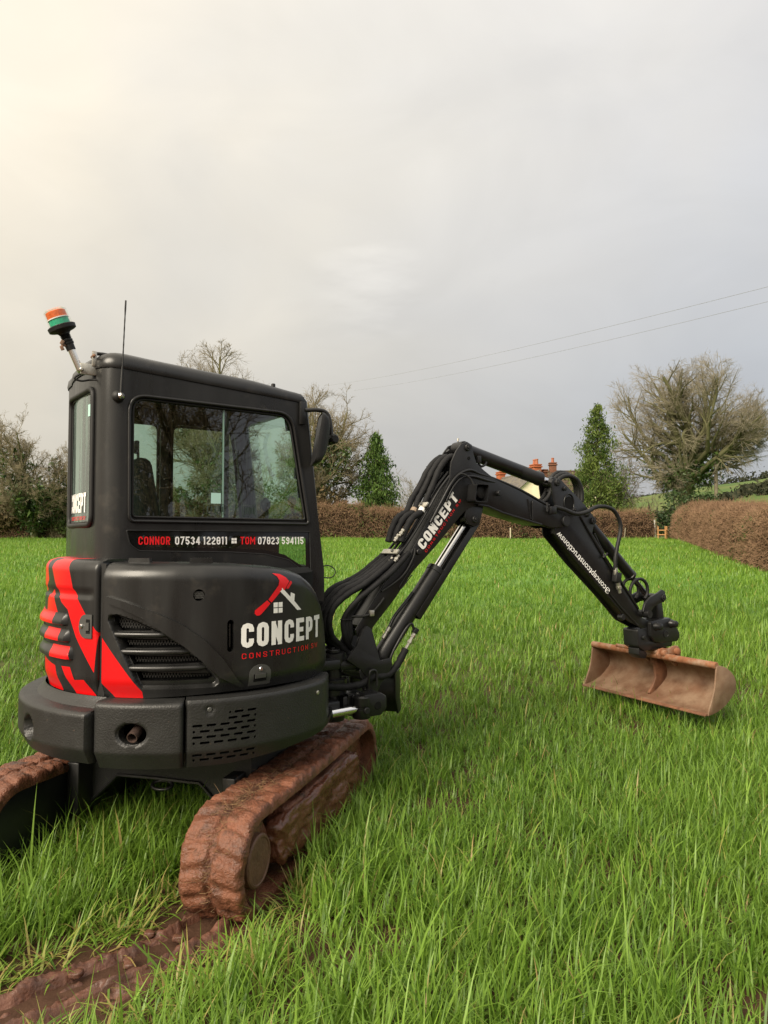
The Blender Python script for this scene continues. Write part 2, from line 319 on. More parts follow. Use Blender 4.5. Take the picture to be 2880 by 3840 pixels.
def patch(name, poly, res, fmap, mats, parent=None, frame=None, holes=(), regions=(), rim=0.0, orim=0.0, smooth=35):
    """a sheet in parameter space (u, v): clipped to poly, holes cut out, regions given other materials, rims folded inward, then mapped to 3-D"""
    us = [p[0] for p in poly]; vs = [p[1] for p in poly]
    u0, u1, v0, v1 = min(us), max(us), min(vs), max(vs)
    nu, nv = max(1, math.ceil((u1 - u0) / res[0])), max(1, math.ceil((v1 - v0) / res[1]))
    bm = bmesh.new()
    G = [[bm.verts.new((u0 + (u1 - u0) * i / nu, v0 + (v1 - v0) * j / nv, 0)) for j in range(nv + 1)] for i in range(nu + 1)]
    for i in range(nu):
        for j in range(nv): bm.faces.new((G[i][j], G[i + 1][j], G[i + 1][j + 1], G[i][j + 1]))
    def cut(pl):
        for k in range(len(pl)):
            a, b = pl[k - 1], pl[k]
            if abs(a[0] - b[0]) < 1e-9 and abs(a[1] - b[1]) < 1e-9: continue
            lo = (min(a[0], b[0]) - res[0] * .02, min(a[1], b[1]) - res[1] * .02); hi = (max(a[0], b[0]) + res[0] * .02, max(a[1], b[1]) + res[1] * .02)
            fs = []
            for f in bm.faces:
                x = [v.co.x for v in f.verts]; y = [v.co.y for v in f.verts]
                if max(x) >= lo[0] and min(x) <= hi[0] and max(y) >= lo[1] and min(y) <= hi[1]: fs.append(f)
            if not fs: continue
            gm = set(fs)
            for f in fs: gm.update(f.edges); gm.update(f.verts)
            n = Vector((b[1] - a[1], a[0] - b[0], 0)).normalized()
            bmesh.ops.bisect_plane(bm, geom=list(gm), dist=1e-6, plane_co=(a[0], a[1], 0), plane_no=n)
    isrect = all((abs(p[0] - u0) < 1e-9 or abs(p[0] - u1) < 1e-9) and (abs(p[1] - v0) < 1e-9 or abs(p[1] - v1) < 1e-9) for p in poly)
    if not isrect: cut(poly)
    for h in holes: cut(h)
    for q, m in regions: cut(q)
    dele = []; hb = [(min(p[0] for p in h), max(p[0] for p in h), min(p[1] for p in h), max(p[1] for p in h)) for h in holes]
    for f in bm.faces:
        c = f.calc_center_median()
        if not isrect and not inpoly(c.x, c.y, poly): dele.append(f); continue
        dd = False
        for h, b in zip(holes, hb):
            if b[0] <= c.x <= b[1] and b[2] <= c.y <= b[3] and inpoly(c.x, c.y, h): dd = True; break
        if dd: dele.append(f); continue
        for q, m in regions:
            if inpoly(c.x, c.y, q): f.material_index = m; break
    bmesh.ops.delete(bm, geom=dele, context='FACES')
    if rim or orim:
        be = [e for e in bm.edges if e.is_boundary]
        def onhole(e):
            m = (e.verts[0].co + e.verts[1].co) / 2
            return any(b[0] - 1e-4 <= m.x <= b[1] + 1e-4 and b[2] - 1e-4 <= m.y <= b[3] + 1e-4 for b in hb)
        for es, dpt in (([e for e in be if onhole(e)], rim), ([e for e in be if not onhole(e)], orim)):
            if es and dpt:
                r = bmesh.ops.extrude_edge_only(bm, edges=es)
                for g in r['geom']:
                    if isinstance(g, bmesh.types.BMVert): g.co.z -= dpt
    bm.normal_update()
    for v in bm.verts: v.co = fmap(v.co.x, v.co.y, v.co.z)
    bmesh.ops.triangulate(bm, faces=[f for f in bm.faces if len(f.verts) > 4])
    me = bpy.data.meshes.new(name); bm.to_mesh(me); bm.free(); fin(me, smooth)
    return link(name, me, mats, parent, frame)
def sstep(a, b, x):
    t = max(0.0, min(1.0, (x - a) / (b - a))); return t * t * (3 - 2 * t)
def segdist(px, py, pl, closed=False):
    best = 1e9; n = len(pl)
    for i in range(n if closed else n - 1):
        ax, ay = pl[i]; bx, by = pl[(i + 1) % n]; dx, dy = bx - ax, by - ay; l2 = dx * dx + dy * dy
        t = 0 if l2 == 0 else max(0, min(1, ((px - ax) * dx + (py - ay) * dy) / l2))
        d = math.hypot(px - ax - dx * t, py - ay - dy * t)
        if d < best: best = d
    return best
def fbm(x, y, z=0.0, o=4):
    return mnoise.fractal(Vector((x, y, z)), 0.6, 2.1, o)

# ------------------------------------------------------------------ lettering (strokes)
def _gl(ch, w, t):
    a, b, c, d = t / 2, w - t / 2, t / 2, 1 - t / 2; k = min(0.16, (b - a) * .45); m = 0.5; mx = w / 2
    arc = lambda *p: list(p)
    O = [((a, c + k), (a, d - k), (a + k * .3, d - k * .3), (a + k, d), (b - k, d), (b - k * .3, d - k * .3), (b, d - k), (b, c + k), (b - k * .3, c + k * .3), (b - k, c), (a + k, c), (a + k * .3, c + k * .3), True)]
    topC = ((a + k * .3, d - k * .3), (a + k, d), (b - k, d), (b - k * .3, d - k * .3), (b, d - k))
    botC = ((a, c + k), (a + k * .3, c + k * .3), (a + k, c), (b - k, c), (b - k * .3, c + k * .3), (b, c + k))
    S = {
        'O': O, '0': O,
        'C': [((b, .64), (b, d - k), (b - k * .3, d - k * .3), (b - k, d), (a + k, d), (a + k * .3, d - k * .3), (a, d - k), *botC, (b, .36), False)],
        'N': [((a, 0), (a, 1), False), ((b, 0), (b, 1), False), ((a, d - .02), (b, c + .02), False)],
        'E': [((a, 0), (a, 1), False), ((a, d), (w, d), False), ((a, m), (w * .9, m), False), ((a, c), (w, c), False)],
        'P': [((a, 0), (a, 1), False), ((a, d), (b - k, d), (b - k * .3, d - k * .3), (b, d - k), (b, .42 + k), (b - k * .3, .42 + k * .3), (b - k, .42), (a, .42), False)],
        'T': [((mx, 0), (mx, 1), False), ((0, d), (w, d), False)],
        'I': [((mx, 0), (mx, 1), False)], '1': [((mx + t * .2, 0), (mx + t * .2, 1), False), ((mx - t * .9, d - .06), (mx, d - .02), False)],
        'R': [((a, 0), (a, 1), False), ((a, d), (b - k, d), (b - k * .3, d - k * .3), (b, d - k), (b, .45 + k), (b - k * .3, .45 + k * .3), (b - k, .45), (a, .45), False), ((mx, .45), (b, 0), False)],
        'M': [((a, 0), (a, 1), False), ((b, 0), (b, 1), False), ((a, d), (mx, .38), (b, d), False)],
        'U': [((a, 1), *botC, (b, 1), False)],
        'W': [((a, 1), (w * .28, 0.02), (mx, .8), (w * .72, 0.02), (b, 1), False)],
        'S': [((b, .7), (b, d - k), (b - k * .3, d - k * .3), (b - k, d), (a + k, d), (a + k * .3, d - k * .3), (a, d - k), (a, .5 + k), (a + k, .5), (b - k, .5), (b, .5 - k), (b, c + k), (b - k * .3, c + k * .3), (b - k, c), (a + k, c), (a + k * .3, c + k * .3), (a, c + k), (a, .3), False)],
        '2': [((a, .7), (a, d - k), (a + k, d), (b - k, d), (b, d - k), (b, .62), (a, .2), (a, c), False), ((a, c), (w, c), False)],
        '3': [((a, .74), (a, d - k), (a + k, d), (b - k, d), (b, d - k), (b, .5 + k), (b - k, .5), (mx, .5), False), ((mx, .5), (b - k, .5), (b, .5 - k), (b, c + k), (b - k, c), (a + k, c), (a, c + k), (a, .26), False)],
        '4': [((b - t * .3, 0), (b - t * .3, 1), False), ((b - t * .5, d), (a, .30), (w + t * .2, .30), False)],
        '5': [((w, d), (a, d), (a, .52), (b - k, .56), (b, .5 - k), (b, c + k), (b - k, c), (a + k, c), (a, c + k), (a, .26), False)],
        '7': [((0, d), (b, d), (w * .3, 0), False)],
        '8': [O[0], ((a, .5), (b, .5), False)],
        '9': [((b, .5), (a + k, .5), (a, .5 + k), (a, d - k), (a + k, d), (b - k, d), (b, d - k), (b, c + k), (b - k, c), (a + k, c), (a, c + k), (a, .26), False)],
    }
    return S.get(ch, [])
def stroke(pts, closed, t):
    P = [Vector(p) for p in pts]; n = len(P); Lf, Rt = [], []
    for i, p in enumerate(P):
        d0 = (p - P[i - 1]).normalized() if (i > 0 or closed) else None
        d1 = (P[(i + 1) % n] - p).normalized() if (i < n - 1 or closed) else None
        if d0 is None: d0 = d1
        if d1 is None: d1 = d0
        n0 = Vector((-d0.y, d0.x)); n1 = Vector((-d1.y, d1.x)); b = (n0 + n1)
        if b.length < 1e-5: b = n0
        b.normalize(); s = min(1 / max(b.dot(n0), .35), 1.8) * t / 2
        Lf.append(p + b * s); Rt.append(p - b * s)
    return [(Lf[i], Rt[i], Rt[(i + 1) % n], Lf[(i + 1) % n]) for i in range(n if closed else n - 1)]
def lettering(name, s, width, height, fmap, mats, parent, frame=None, w=0.5, t=0.19, gap=0.11, space=0.3):
    words = [[]]; x = 0; ly = 0
    for ch in s:
        if ch == ' ': x += space; words.append([]); continue
        if ch == '#':     # four-pane window mark
            for i in (0, 1):
                for j in (0, 1): words[-1].append([Vector((x + i * .36 + p, .16 + j * .36 + q, 0)) for p, q in ((0, 0), (.3, 0), (.3, .3), (0, .3))])
            x += .66 + gap; continue
        wc = w * (.5 if ch in 'I' else .62 if ch == '1' else 1.35 if ch in 'MW' else 1)
        for g in _gl(ch, wc, t):
            ly += 1
            for q in stroke(g[:-1], g[-1], t): words[-1].append([Vector((p.x + x, p.y, (ly % 4) * 0.0003)) for p in q])
        x += wc + gap
    sx = width / (x - gap)
    for quads in words:
        V, F = [], []
        for q in quads:
            i = len(V); V += [fmap(p.x * sx, p.y * height, p.z) for p in q]; F.append((i, i + 1, i + 2, i + 3))
        o = obj(name, V, F, mats, parent, frame)
    return o
# ================================================================== EXCAVATOR
EX = empty('mini_excavator', (-1.039, 3.904, 0), R(35))
tag(EX, 'matt black tracked mini excavator with red stripes and muddy tracks, standing in the grass', 'excavator')
FR['H'] = Matrix.Identity(4)
FR['U'] = Matrix.Rotation(R(39), 4, 'Z')
FR['B'] = Matrix.Translation((0.974, -0.173, 0)) @ Matrix.Rotation(R(-1.5), 4, 'Z')
FR['K'] = Matrix.Translation((3.782, -0.22, 0)) @ Matrix.Rotation(R(-6.9), 4, 'Z')
DG = 0.736 * math.pi / 180       # metres per degree on the hood

def cylmap(Rf):
    def f(u, v, d):
        r = Rf(u, v) + d; a = R(u); return Vector((r * math.cos(a), r * math.sin(a), v))
    return f
# ---- engine cover (right side hood)
HR = 0.736
hood_poly = [(216.6, .848), (232, .848), (262, .862), (285, .862), (305, .85), (319, .828), (325, .82), (322.6, .95), (320.5, 1.05), (317.5, 1.15), (313.5, 1.235), (308.6, 1.30), (303.5, 1.345), (297, 1.385), (290, 1.408), (280, 1.428), (268, 1.440), (253, 1.446), (238, 1.448), (216.6, 1.45)]
hood_edge = [((u) * DG, v) for u, v in hood_poly[6:]]
browU = [(219.4, 1.302), (227.2, 1.275), (234.7, 1.240), (241, 1.208), (246.5, 1.172), (253.7, 1.103), (260.0, 1.012), (264.9, .918), (268.1, .880)]
browL = [(266.3, .878), (262.6, .905), (258.6, .935), (253.8, .997), (247.6, 1.071), (240, 1.142), (232.9, 1.205), (226, 1.245), (219.8, 1.272)]
BROW = [(u * DG, v) for u, v in browU + browL]
RECS = [(u * DG, v) for u, v in [(219.6, 1.215), (223, 1.222), (230, 1.195), (238.6, 1.147), (247.6, 1.065), (253.8, .992), (258.3, .93), (258.9, .905), (257, .888), (231.5, .888), (230.2, .91), (219.4, 1.19)]]
def inset(pl, d):
    n = len(pl); c = Vector((sum(p[0] for p in pl) / n, sum(p[1] for p in pl) / n)); out = []
    for k in range(n):
        a, p, q = Vector(pl[k - 1]), Vector(pl[k]), Vector(pl[(k + 1) % n]); t0 = (p - a).normalized(); t1 = (q - p).normalized(); n0 = Vector((-t0.y, t0.x)); n1 = Vector((-t1.y, t1.x)); m_ = (n0 + n1).normalized()
        if m_.dot(c - p) < 0: m_ = -m_
        out.append(tuple(p + m_ * d / max(abs(m_.dot(n0)), .5)))
    return out
RECI = inset(RECS, .014)
def hoodR(u, v):
    x = u * DG; r = HR
    e = segdist(x, v, hood_edge); rr = 0.075
    if e < rr: r -= rr - math.sqrt(max(0, rr * rr - (rr - e) ** 2))
    eg = abs(u - 216.6) * DG                      # small return at the shut line
    if eg < .012: r -= .012 - math.sqrt(max(0, .012 ** 2 - (.012 - eg) ** 2))
    r -= 0.022 * sstep(0.93, 0.84, v)             # tuck in at the bottom
    if 218 < u < 270 and .86 < v < 1.32:
        if inpoly(x, v, RECS): r -= 0.030 * sstep(0, .014, segdist(x, v, RECS, True))
    return r
hood = cylmap(hoodR)
v1 = fillet([(220.4, 1.206), (222.2, 1.209), (227.3, 1.189), (235.9, 1.147), (222.5, 1.142), (221.0, 1.167)], .005)
v2 = fillet([(223.4, 1.112), (242.0, 1.106), (246.8, 1.078), (247.0, 1.069), (225.2, 1.067)], .005)
v3 = fillet([(226.6, 1.036), (251.2, 1.031), (253.6, .998), (228.5, .993)], .004)
v4 = fillet([(229.3, .965), (255.9, .950), (256.9, .933), (255.4, .922), (231.0, .922)], .004)
vents = [v1, v2, v3, v4]
slotH = fillet([(261.3, 1.043), (263.9, 1.04), (263.9, 1.187), (261.3, 1.19)], .9 * 1)
slotH = [(262.6 + 1.25 * math.cos(a), (1.17 if math.sin(a) > 0 else 1.06) + .018 * math.sin(a)) for a in [k * math.pi / 8 for k in range(16)]]
gril = [(251.5 + 2.0 * math.cos(a), 1.304 + .0265 * math.sin(a)) for a in [k * math.pi / 10 for k in range(20)]]
stripe2 = [(216.6, 1.122), (232.2, .878), (232.4, .846), (221.9, .846), (216.6, .918)]
cover = patch('engine_cover', hood_poly, (0.55, 0.0085), hood, [BLK, RED], EX, 'H', holes=vents + [slotH, gril], regions=[(stripe2, 1), ([(x / DG, z) for x, z in RECI], 0), ([(x / DG, z) for x, z in RECS], 0)], rim=0.03, orim=0.16, smooth=50)
patch('brow_flange', fillet(browU + browL, .3, 2), (1.2, .03), lambda u, v, d: cylmap(lambda a, c: hoodR(a, c))(u, v, d + .020), BLK, cover, orim=.035, smooth=30)
cover['label'] = 'curved black engine cover with red stripe and vents'
# wire mesh behind the vents
def wiremesh(name, polys, fm, d, pitch_u, pitch_v, wr, parent):
    V, F = [], []
    for pl in polys:
        u0, u1 = min(p[0] for p in pl), max(p[0] for p in pl); z0, z1 = min(p[1] for p in pl), max(p[1] for p in pl)
        step = pitch_u
        for sgn in (1, -1):
            k = u0 - (z1 - z0) / pitch_v * pitch_u - step
            while k < u1 + (z1 - z0) / pitch_v * pitch_u + step:
                n = max(2, int((z1 - z0) / .01)); prev = None
                for i in range(n + 1):
                    z = z0 + (z1 - z0) * i / n; u = k + sgn * (z - z0) / pitch_v * pitch_u
                    ok = inpoly(u, z, pl)
                    if ok and prev:
                        a = fm(prev[0] - wr / DG * .5, prev[1], d + sgn * .001); b = fm(prev[0] + wr / DG * .5, prev[1], d + sgn * .001)
                        c = fm(u + wr / DG * .5, z, d + sgn * .001); e = fm(u - wr / DG * .5, z, d + sgn * .001)
                        j = len(V); V.extend((a, b, c, e)); F.append((j, j + 1, j + 2, j + 3))
                    prev = (u, z) if ok else None
                k += step
    return obj(name, V, F, LTC, parent)
flat = cylmap(lambda u, v: 0.700)
for v_ in vents: wiremesh('vent_mesh', [v_], flat, -0.020, 1.1, .026, .0022, cover)
wiremesh('round_grille', [gril], cylmap(lambda u, v: .734), -.006, .45, .02, .002, cover)
for i, (z, a, b) in enumerate(((1.128, 219.6, 241.5), (1.052, 222.2, 249.5), (.979, 225.5, 255.0))):
    pts = [cylmap(lambda u, v: .7195)(a + (b - a) * k / 24, z - .012 * (k / 24 > .86) * 0, 0) for k in range(25)]
    tube('louvre_bar', pts, .0135, BLK, cover, n=10, sub=0, rfun=lambda t, i: min(1, 0.25 + 9 * t, 0.3 + 6 * (1 - t)))
rod('slot_bar', hood(262.6, 1.06, -.018), hood(262.6, 1.17, -.018), .006, BLK, cover)
# D-shaped latch with key barrel
def latch(parent, fm, u0, u1, z0, z1, rot=False):
    um, zm = (u0 + u1) / 2, (z0 + z1) / 2
    if not rot: pl = [(u0, z0), (u1, z0), (u1, z0 + (z1 - z0) * .55)] + [(um + (u1 - u0) / 2 * math.cos(a), z0 + (z1 - z0) * .55 + (z1 - z0) * .45 * math.sin(a)) for a in [k * math.pi / 10 for k in range(1, 10)]] + [(u0, z0 + (z1 - z0) * .55)]
    else: pl = [(u1, z0), (u1, z1), (um, z1)] + [(um - (u1 - u0) / 2 * math.sin(a), zm + (z1 - z0) / 2 * math.cos(a)) for a in [k * math.pi / 10 for k in range(1, 10)]] + [(um, z0)]
    p = patch('latch', pl, ((u1 - u0) / 8, (z1 - z0) / 8), lambda u, v, d: fm(u, v, d + .006), LTC, parent, orim=.008)
    if not rot: hz = [(u0 + (u1 - u0) * .2, z0 + (z1 - z0) * .18), (u1 - (u1 - u0) * .2, z0 + (z1 - z0) * .55)]; bc = (um, z1 - (z1 - z0) * .22)
    else: hz = [(um + (u1 - u0) * .08, z0 + (z1 - z0) * .2), (u1 - (u1 - u0) * .12, z1 - (z1 - z0) * .2)]; bc = (u0 + (u1 - u0) * .22, zm)
    hp = [(hz[0][0], hz[0][1]), (hz[1][0], hz[0][1]), (hz[1][0], hz[1][1]), (hz[0][0], hz[1][1])]
    patch('latch_pocket', hp, (1, .02), lambda u, v, d: fm(u, v, d + .0068), DRK, p if False else parent)
    hq = [(a * .8 + .2 * (hz[0][0] + hz[1][0]) / 2, b * .55 + .45 * (hz[1][1] if not rot else (hz[0][1] + hz[1][1]) / 2)) for a, b in hp]
    patch('latch_handle', hq, (1, .01), lambda u, v, d: fm(u, v, d + .012), LTC, parent, orim=.005)
    c = fm(bc[0], bc[1], .005); c2 = fm(bc[0], bc[1], .016); lathe('key_barrel', c, c2, [(0, .010), (.005, .010), (.007, .008), (.011, .007)], CHR, parent, n=14)
latch(cover, cylmap(lambda u, v: HR - .004 - .022 * sstep(0.93, 0.84, v)), 269.6, 278.5, .877, .974)
# lettering and emblem on the cover
def onhood(u0, z0): return lambda x, y, d=0: hood(u0 + x / DG, z0 + y, .0022 + d)
lettering('lettering', 'CONCEPT', (307.6 - 266.4) * DG, .112, onhood(266.4, 1.056), WHT, cover, t=.2, gap=.12)
lettering('lettering', 'CONSTRUCTION SW', (305.6 - 266.7) * DG, .0245, onhood(266.7, 1.006), RVT, cover, w=.66, t=.125, gap=.42, space=.55)
def decal(name, poly, m, parent, fm, d=.0022): 
    pl = poly; return patch(name, pl, (1.5, .03), lambda u, v, dd: fm(u, v, d), m, parent)
ham = [(272.3, 1.2), (273.4, 1.2), (274.4, 1.208), (278.0, 1.252), (276.6, 1.268), (271.6, 1.224), (271.5, 1.21)]
decal('emblem_hammer_grip', ham, RVT, cover, hood)
decal('emblem_hammer', [(277.1, 1.271), (278.5, 1.256), (283.1, 1.312), (284.6, 1.312), (284.9, 1.319), (286.9, 1.352), (285.4, 1.372), (283.0, 1.388), (279.2, 1.394), (281.2, 1.378), (282.0, 1.358), (281.6, 1.335)], RVT, cover, hood)
decal('emblem_hammer_face', [(285.4, 1.317), (286.5, 1.317), (288.3, 1.343), (288.1, 1.352), (287.4, 1.353), (285.6, 1.327)], RVT, cover, hood)
decal('emblem_roof', [(282.3, 1.307), (283.4, 1.322), (287.5, 1.277), (287.7, 1.298), (289.9, 1.288), (289.6, 1.255), (293.7, 1.209), (291.3, 1.209)], WHT, cover, hood)
for du in (0, 2.25):
    for dz in (0, .027): decal('emblem_pane', [(279.4 + du, 1.205 + dz), (281.3 + du, 1.205 + dz), (281.3 + du, 1.228 + dz), (279.4 + du, 1.228 + dz)], WHT, cover, hood)
# raised pads on top of the hood edge
for a, b in ((222, 233), (247, 258)):
    patch('hood_top_pad', [(a, 1.40), (b, 1.40), (b - 1.2, 1.468), (a + 1.2, 1.468)], (2, .02), cylmap(lambda u, v: .650), BLK, cover, orim=.03)

# ---- tail door (rear), red stripes, three louvre fins
def tailR(u, v):
    r = HR
    e = (1.462 - v); rr = .05
    if e < rr: r -= rr - math.sqrt(max(0, rr * rr - (rr - max(0, e)) ** 2))
    eg = abs(u - 215.2) * DG
    if eg < .012: r -= .012 - math.sqrt(max(0, .012 ** 2 - (.012 - eg) ** 2))
    r -= 0.020 * sstep(0.93, 0.845, v)
    if u < 212.8: r -= .008 * sstep(1.288, 1.294, v) * sstep(1.332, 1.312, v) * sstep(212.8, 212.2, u)
    return r
tail = cylmap(tailR)
tail_poly = [(100, .848), (215.2, .848), (215.2, 1.462), (100, 1.462)]
st = [[(186.7, 1.47), (198.7, 1.47), (202.6, 1.328), (209.6, 1.213), (215.3, 1.132), (213.9, .954), (204.9, 1.105), (199.6, 1.23), (195.2, 1.261), (189.5, 1.351), (186.0, 1.42)],
      [(181, 1.27), (187.5, 1.318), (189.5, 1.262), (192.5, 1.21), (180, 1.21)],
      [(196.0, .966), (201.6, .968), (204.1, .912), (209.1, .918), (214.0, .846), (203.7, .846)],
      [(176, .985), (190.9, .962), (194.8, .846), (178, .846)], [(150, 1.47), (178, 1.47), (182, 1.36), (176, 1.30), (150, 1.30)]]
door = patch('tail_door', tail_poly, (0.9, 0.010), tail, [BLK, RED], EX, 'H', regions=[(q, 1) for q in st], orim=0.14, smooth=50)
door['label'] = 'curved rear door with slanted red stripes'
for z0, z1, ue, rd in ((1.150, 1.212, 201.0, (150, 192.5)), (1.074, 1.138, 202.4, (184.5, 197)), (.995, 1.062, 204.4, (190, 203.2))):
    def fm(u, v, d, z0=z0, z1=z1, ue=ue):
        a = (v - z0) / (z1 - z0)
        h = .036 * sstep(0, .16, a) * (1 - .5 * sstep(.35, 1.0, a)); h *= sstep(ue, ue - 2.2, u)
        r = HR - .012 + h + d; t = R(u); return Vector((r * math.cos(t), r * math.sin(t), v))
    patch('louvre_fin', [(120, z0), (ue, z0), (ue - 1.0, z1), (120, z1)], (1.2, .006), fm, [BLK, RED], door, regions=[([(rd[0], z0 - .01), (rd[1], z0 - .01), (rd[1] - 1.2, z1 + .01), (rd[0], z1 + .01)], 1)], orim=.03, smooth=30)
latch(door, cylmap(lambda u, v: HR), 206.8, 213.0, 1.107, 1.214, rot=True)
# rubber strip in the shut line
patch('shut_line_seal', [(214.4, .85), (217.4, .85), (217.4, 1.445), (214.4, 1.445)], (.5, .1), cylmap(lambda u, v: .718), RUB, door)

# ---- inner house body and floor deck
core = lathe('house_frame', (0, 0, .60), (0, 0, 1.40), [(0, .60), (.03, .645), (.78, .645), (.80, .62)], DRK, EX, 'H', n=64)
lathe('deck_plate', (0, 0, .565), (0, 0, .62), [(0, .60), (.01, .745), (.05, .755)], BLK, core, n=64)
lathe('slew_ring', (0, 0, .42), (0, 0, .57), [(0, .33), (.15, .33)], STL, core, n=40)
box('cab_floor', (.16, .20, 1.16), (.92, .80, .50), INT, core, bevel=.03)

# ---- counterweight bumper in three pieces
def bumpR(R0, top, zc=.640, k=.62):
    def f(u, v):
        r = R0
        e = top - v; rr = .022
        if e < rr: r -= rr - math.sqrt(max(0, rr * rr - (rr - max(0, e)) ** 2))
        r -= k * max(0, zc - v) + .004 * sstep(.0, .02, 0)
        return r
    return f
def endround(fR, ua, ub, w=.016, Rm=.83):
    def f(u, v):
        r = fR(u, v)
        for q in (ua, ub):
            e = abs(u - q) * Rm * math.pi / 180
            if e < w: r -= w - math.sqrt(max(0, w * w - (w - e) ** 2))
        return r
    return f
def rearR(u, v):
    r = endround(bumpR(.848, .806, .645, .55), 60, 218.2)(u, v)
    q = math.hypot((u - 190) * .0148, (v - .69) * 1.0) ; a = ((u - 190) * .0148 / .052) ** 2 + ((v - .69) / .052) ** 2
    if a < 1.3: r -= .045 * sstep(1.3, .75, a)
    return r
cw = patch('counterweight', [(60, .578), (218.2, .578), (218.2, .806), (60, .806)], (.8, .009), cylmap(rearR), BMP, EX, 'H', orim=.14, smooth=45)
cw['label'] = 'textured black rear counterweight block with lifting recess'
oval = [(231.6 + 4.5 * math.cos(a), .713 + .045 * math.sin(a)) for a in [k * math.pi / 14 for k in range(28)]]
def midR(u, v):
    r = endround(bumpR(.818, .846, .632, .50), 218.9, 247.0)(u, v)
    a = ((u - 231.6) / 4.5) ** 2 + ((v - .713) / .045) ** 2
    if a < 1.35: r -= .012 * sstep(1.35, 1.0, a)
    return r
bmid = patch('bumper_section', [(218.9, .556), (247.0, .556), (247.0, .846), (218.9, .846)], (.45, .0075), cylmap(midR), BMP, EX, 'H', holes=[oval], rim=.05, orim=.12, smooth=45)
bmid['label'] = 'bumper section with oval exhaust opening'
# exhaust stub
e0 = cylmap(lambda u, v: .70)(232.2, .735, 0); e1 = cylmap(lambda u, v: .815)(231.8, .700, 0)
bm = bmesh.new(); Lx = (e1 - e0).length
bm_lathe(bm, e0, e1, [(0, .0235), (Lx, .0235), (Lx, .0200), (Lx - .09, .0195)], 20); bmobj('exhaust_pipe', bm, mat('exhaust_steel', (.10, .065, .055), .55, metal=.5, var=.3, vscale=30), bmid, smooth=40)
lathe('exhaust_recess', e0 + (e0 - e1) * 1.0, e0 + (e0 - e1) * .2, [(0, .09), (.05, .09)], DRK, bmid)
slots = []
def slot(u, z, circ=False):
    if circ: slots.append([(u + .42 * math.cos(a), z + .0062 * math.sin(a)) for a in [k * math.pi / 4 for k in range(8)]])
    else:
        hw = 1.55; c = .42
        slots.append([(u + hw + (hw - c) * (1 if math.cos(a) > 0 else -1) + c * math.cos(a), z + .0062 * math.sin(a)) for a in [(k + .5) * math.pi / 4 for k in range(8)]])
P4 = 4.3
for z, kind in ((.788, 'a'), (.763, 'b'), (.739, 'c'), (.714, 'd'), (.689, 'c'), (.664, 'd'), (.611, 'c'), (.588, 'd')):
    if kind == 'a': slot(261.4, z, True); slot(262.8, z); slot(267.1, z)
    elif kind == 'b': slot(260.8, z); slot(265.0, z); slot(269.8, z, True)
    elif kind == 'c': [slot(249.7 + P4 * k, z) for k in range(5)]
    else: slot(250.2, z, True); [slot(252.0 + P4 * k, z) for k in range(4)]; slot(269.7, z, True)
def rightR(u, v):
    r = endround(bumpR(.802, .856, .628, .40), 247.6, 318)(u, v)
    a = ((u - 255) * .014) ** 2 + (v - .806) ** 2
    if a < .018 ** 2: r -= .006
    return r - .05 * sstep(300, 318, u)
bright = patch('bumper_panel', [(247.6, .556), (262, .556), (280, .572), (300, .596), (318, .612), (318, .850), (247.6, .850)], (.62, .0085), cylmap(rightR), BMP, EX, 'H', holes=slots, rim=.012, orim=.10, smooth=45)
bright['label'] = 'bumper panel with slotted grille'
for u, z in ((255.0, .806), (297.5, .80)): rod('bolt', cylmap(rightR)(u, z, -.004), cylmap(rightR)(u, z, .006), .011, ZNC if u > 290 else LTC, bright, n=10)
# skirt between counterweight and tail door
patch('rear_skirt', [(100, .775), (219, .775), (219, .85), (100, .85)], (2, .012), cylmap(lambda u, v: .728 + .055 * sstep(.855, .775, v)), BMP, EX, 'H', smooth=True)

# ================================================================== CAB
cp = [(.80, -.26), (.40, -.26), (.1, -.26), (-.2, -.26), (-.455, -.26)]
arcp = [(-.455 - .105 * math.sin(a), -.155 - .105 * math.cos(a)) for a in [k * math.pi / 2 / 8 for k in range(1, 8)]]
rear = [(-.5655, -.13), (-.578, -.05), (-.588, .05), (-.592, .15), (-.588, .25), (-.575, .33)]
arc2 = [(-.40 - .175 * math.cos(a), .42 + .175 * math.sin(a)) for a in [k * math.pi / 2 / 8 for k in range(1, 8)]]
lft = [(-.36, .60), (0, .60), (.4, .60), (.80, .60)]
OUT = [Vector(p) for p in cp + arcp + rear + arc2 + lft]
OU = [0.0]
for a, b in zip(OUT, OUT[1:]): OU.append(OU[-1] + (b - a).length)
OU = np.array(OU) - .80          # u = -x on the right wall
dens = np.linspace(OU[0], OU[-1], 500)
OX = np.interp(dens, OU, [p.x for p in OUT]); OY = np.interp(dens, OU, [p.y for p in OUT])
TX = np.gradient(OX, dens); TY = np.gradient(OY, dens); ln = np.hypot(TX, TY); NX, NY = TY / ln * 1.0, -TX / ln
if NY[5] > 0: NX, NY = -NX, -NY
kern = np.ones(9) / 9; NX = np.convolve(np.pad(NX, 4, 'edge'), kern, 'valid'); NY = np.convolve(np.pad(NY, 4, 'edge'), kern, 'valid')
def cabm(u, z, d):
    return Vector((float(np.interp(u, dens, OX)) + float(np.interp(u, dens, NX)) * d, float(np.interp(u, dens, OY)) + float(np.interp(u, dens, NY)) * d, z))
UE = float(OU[-1])               # u at x = .80 on the left wall;  left wall: u = UE - (.80 - x)
uL = lambda x: UE - (.80 - x)
ztop = lambda x: 2.357 - .033 * x / .55
def xz(pl): return [(-x, z) for x, z in pl]
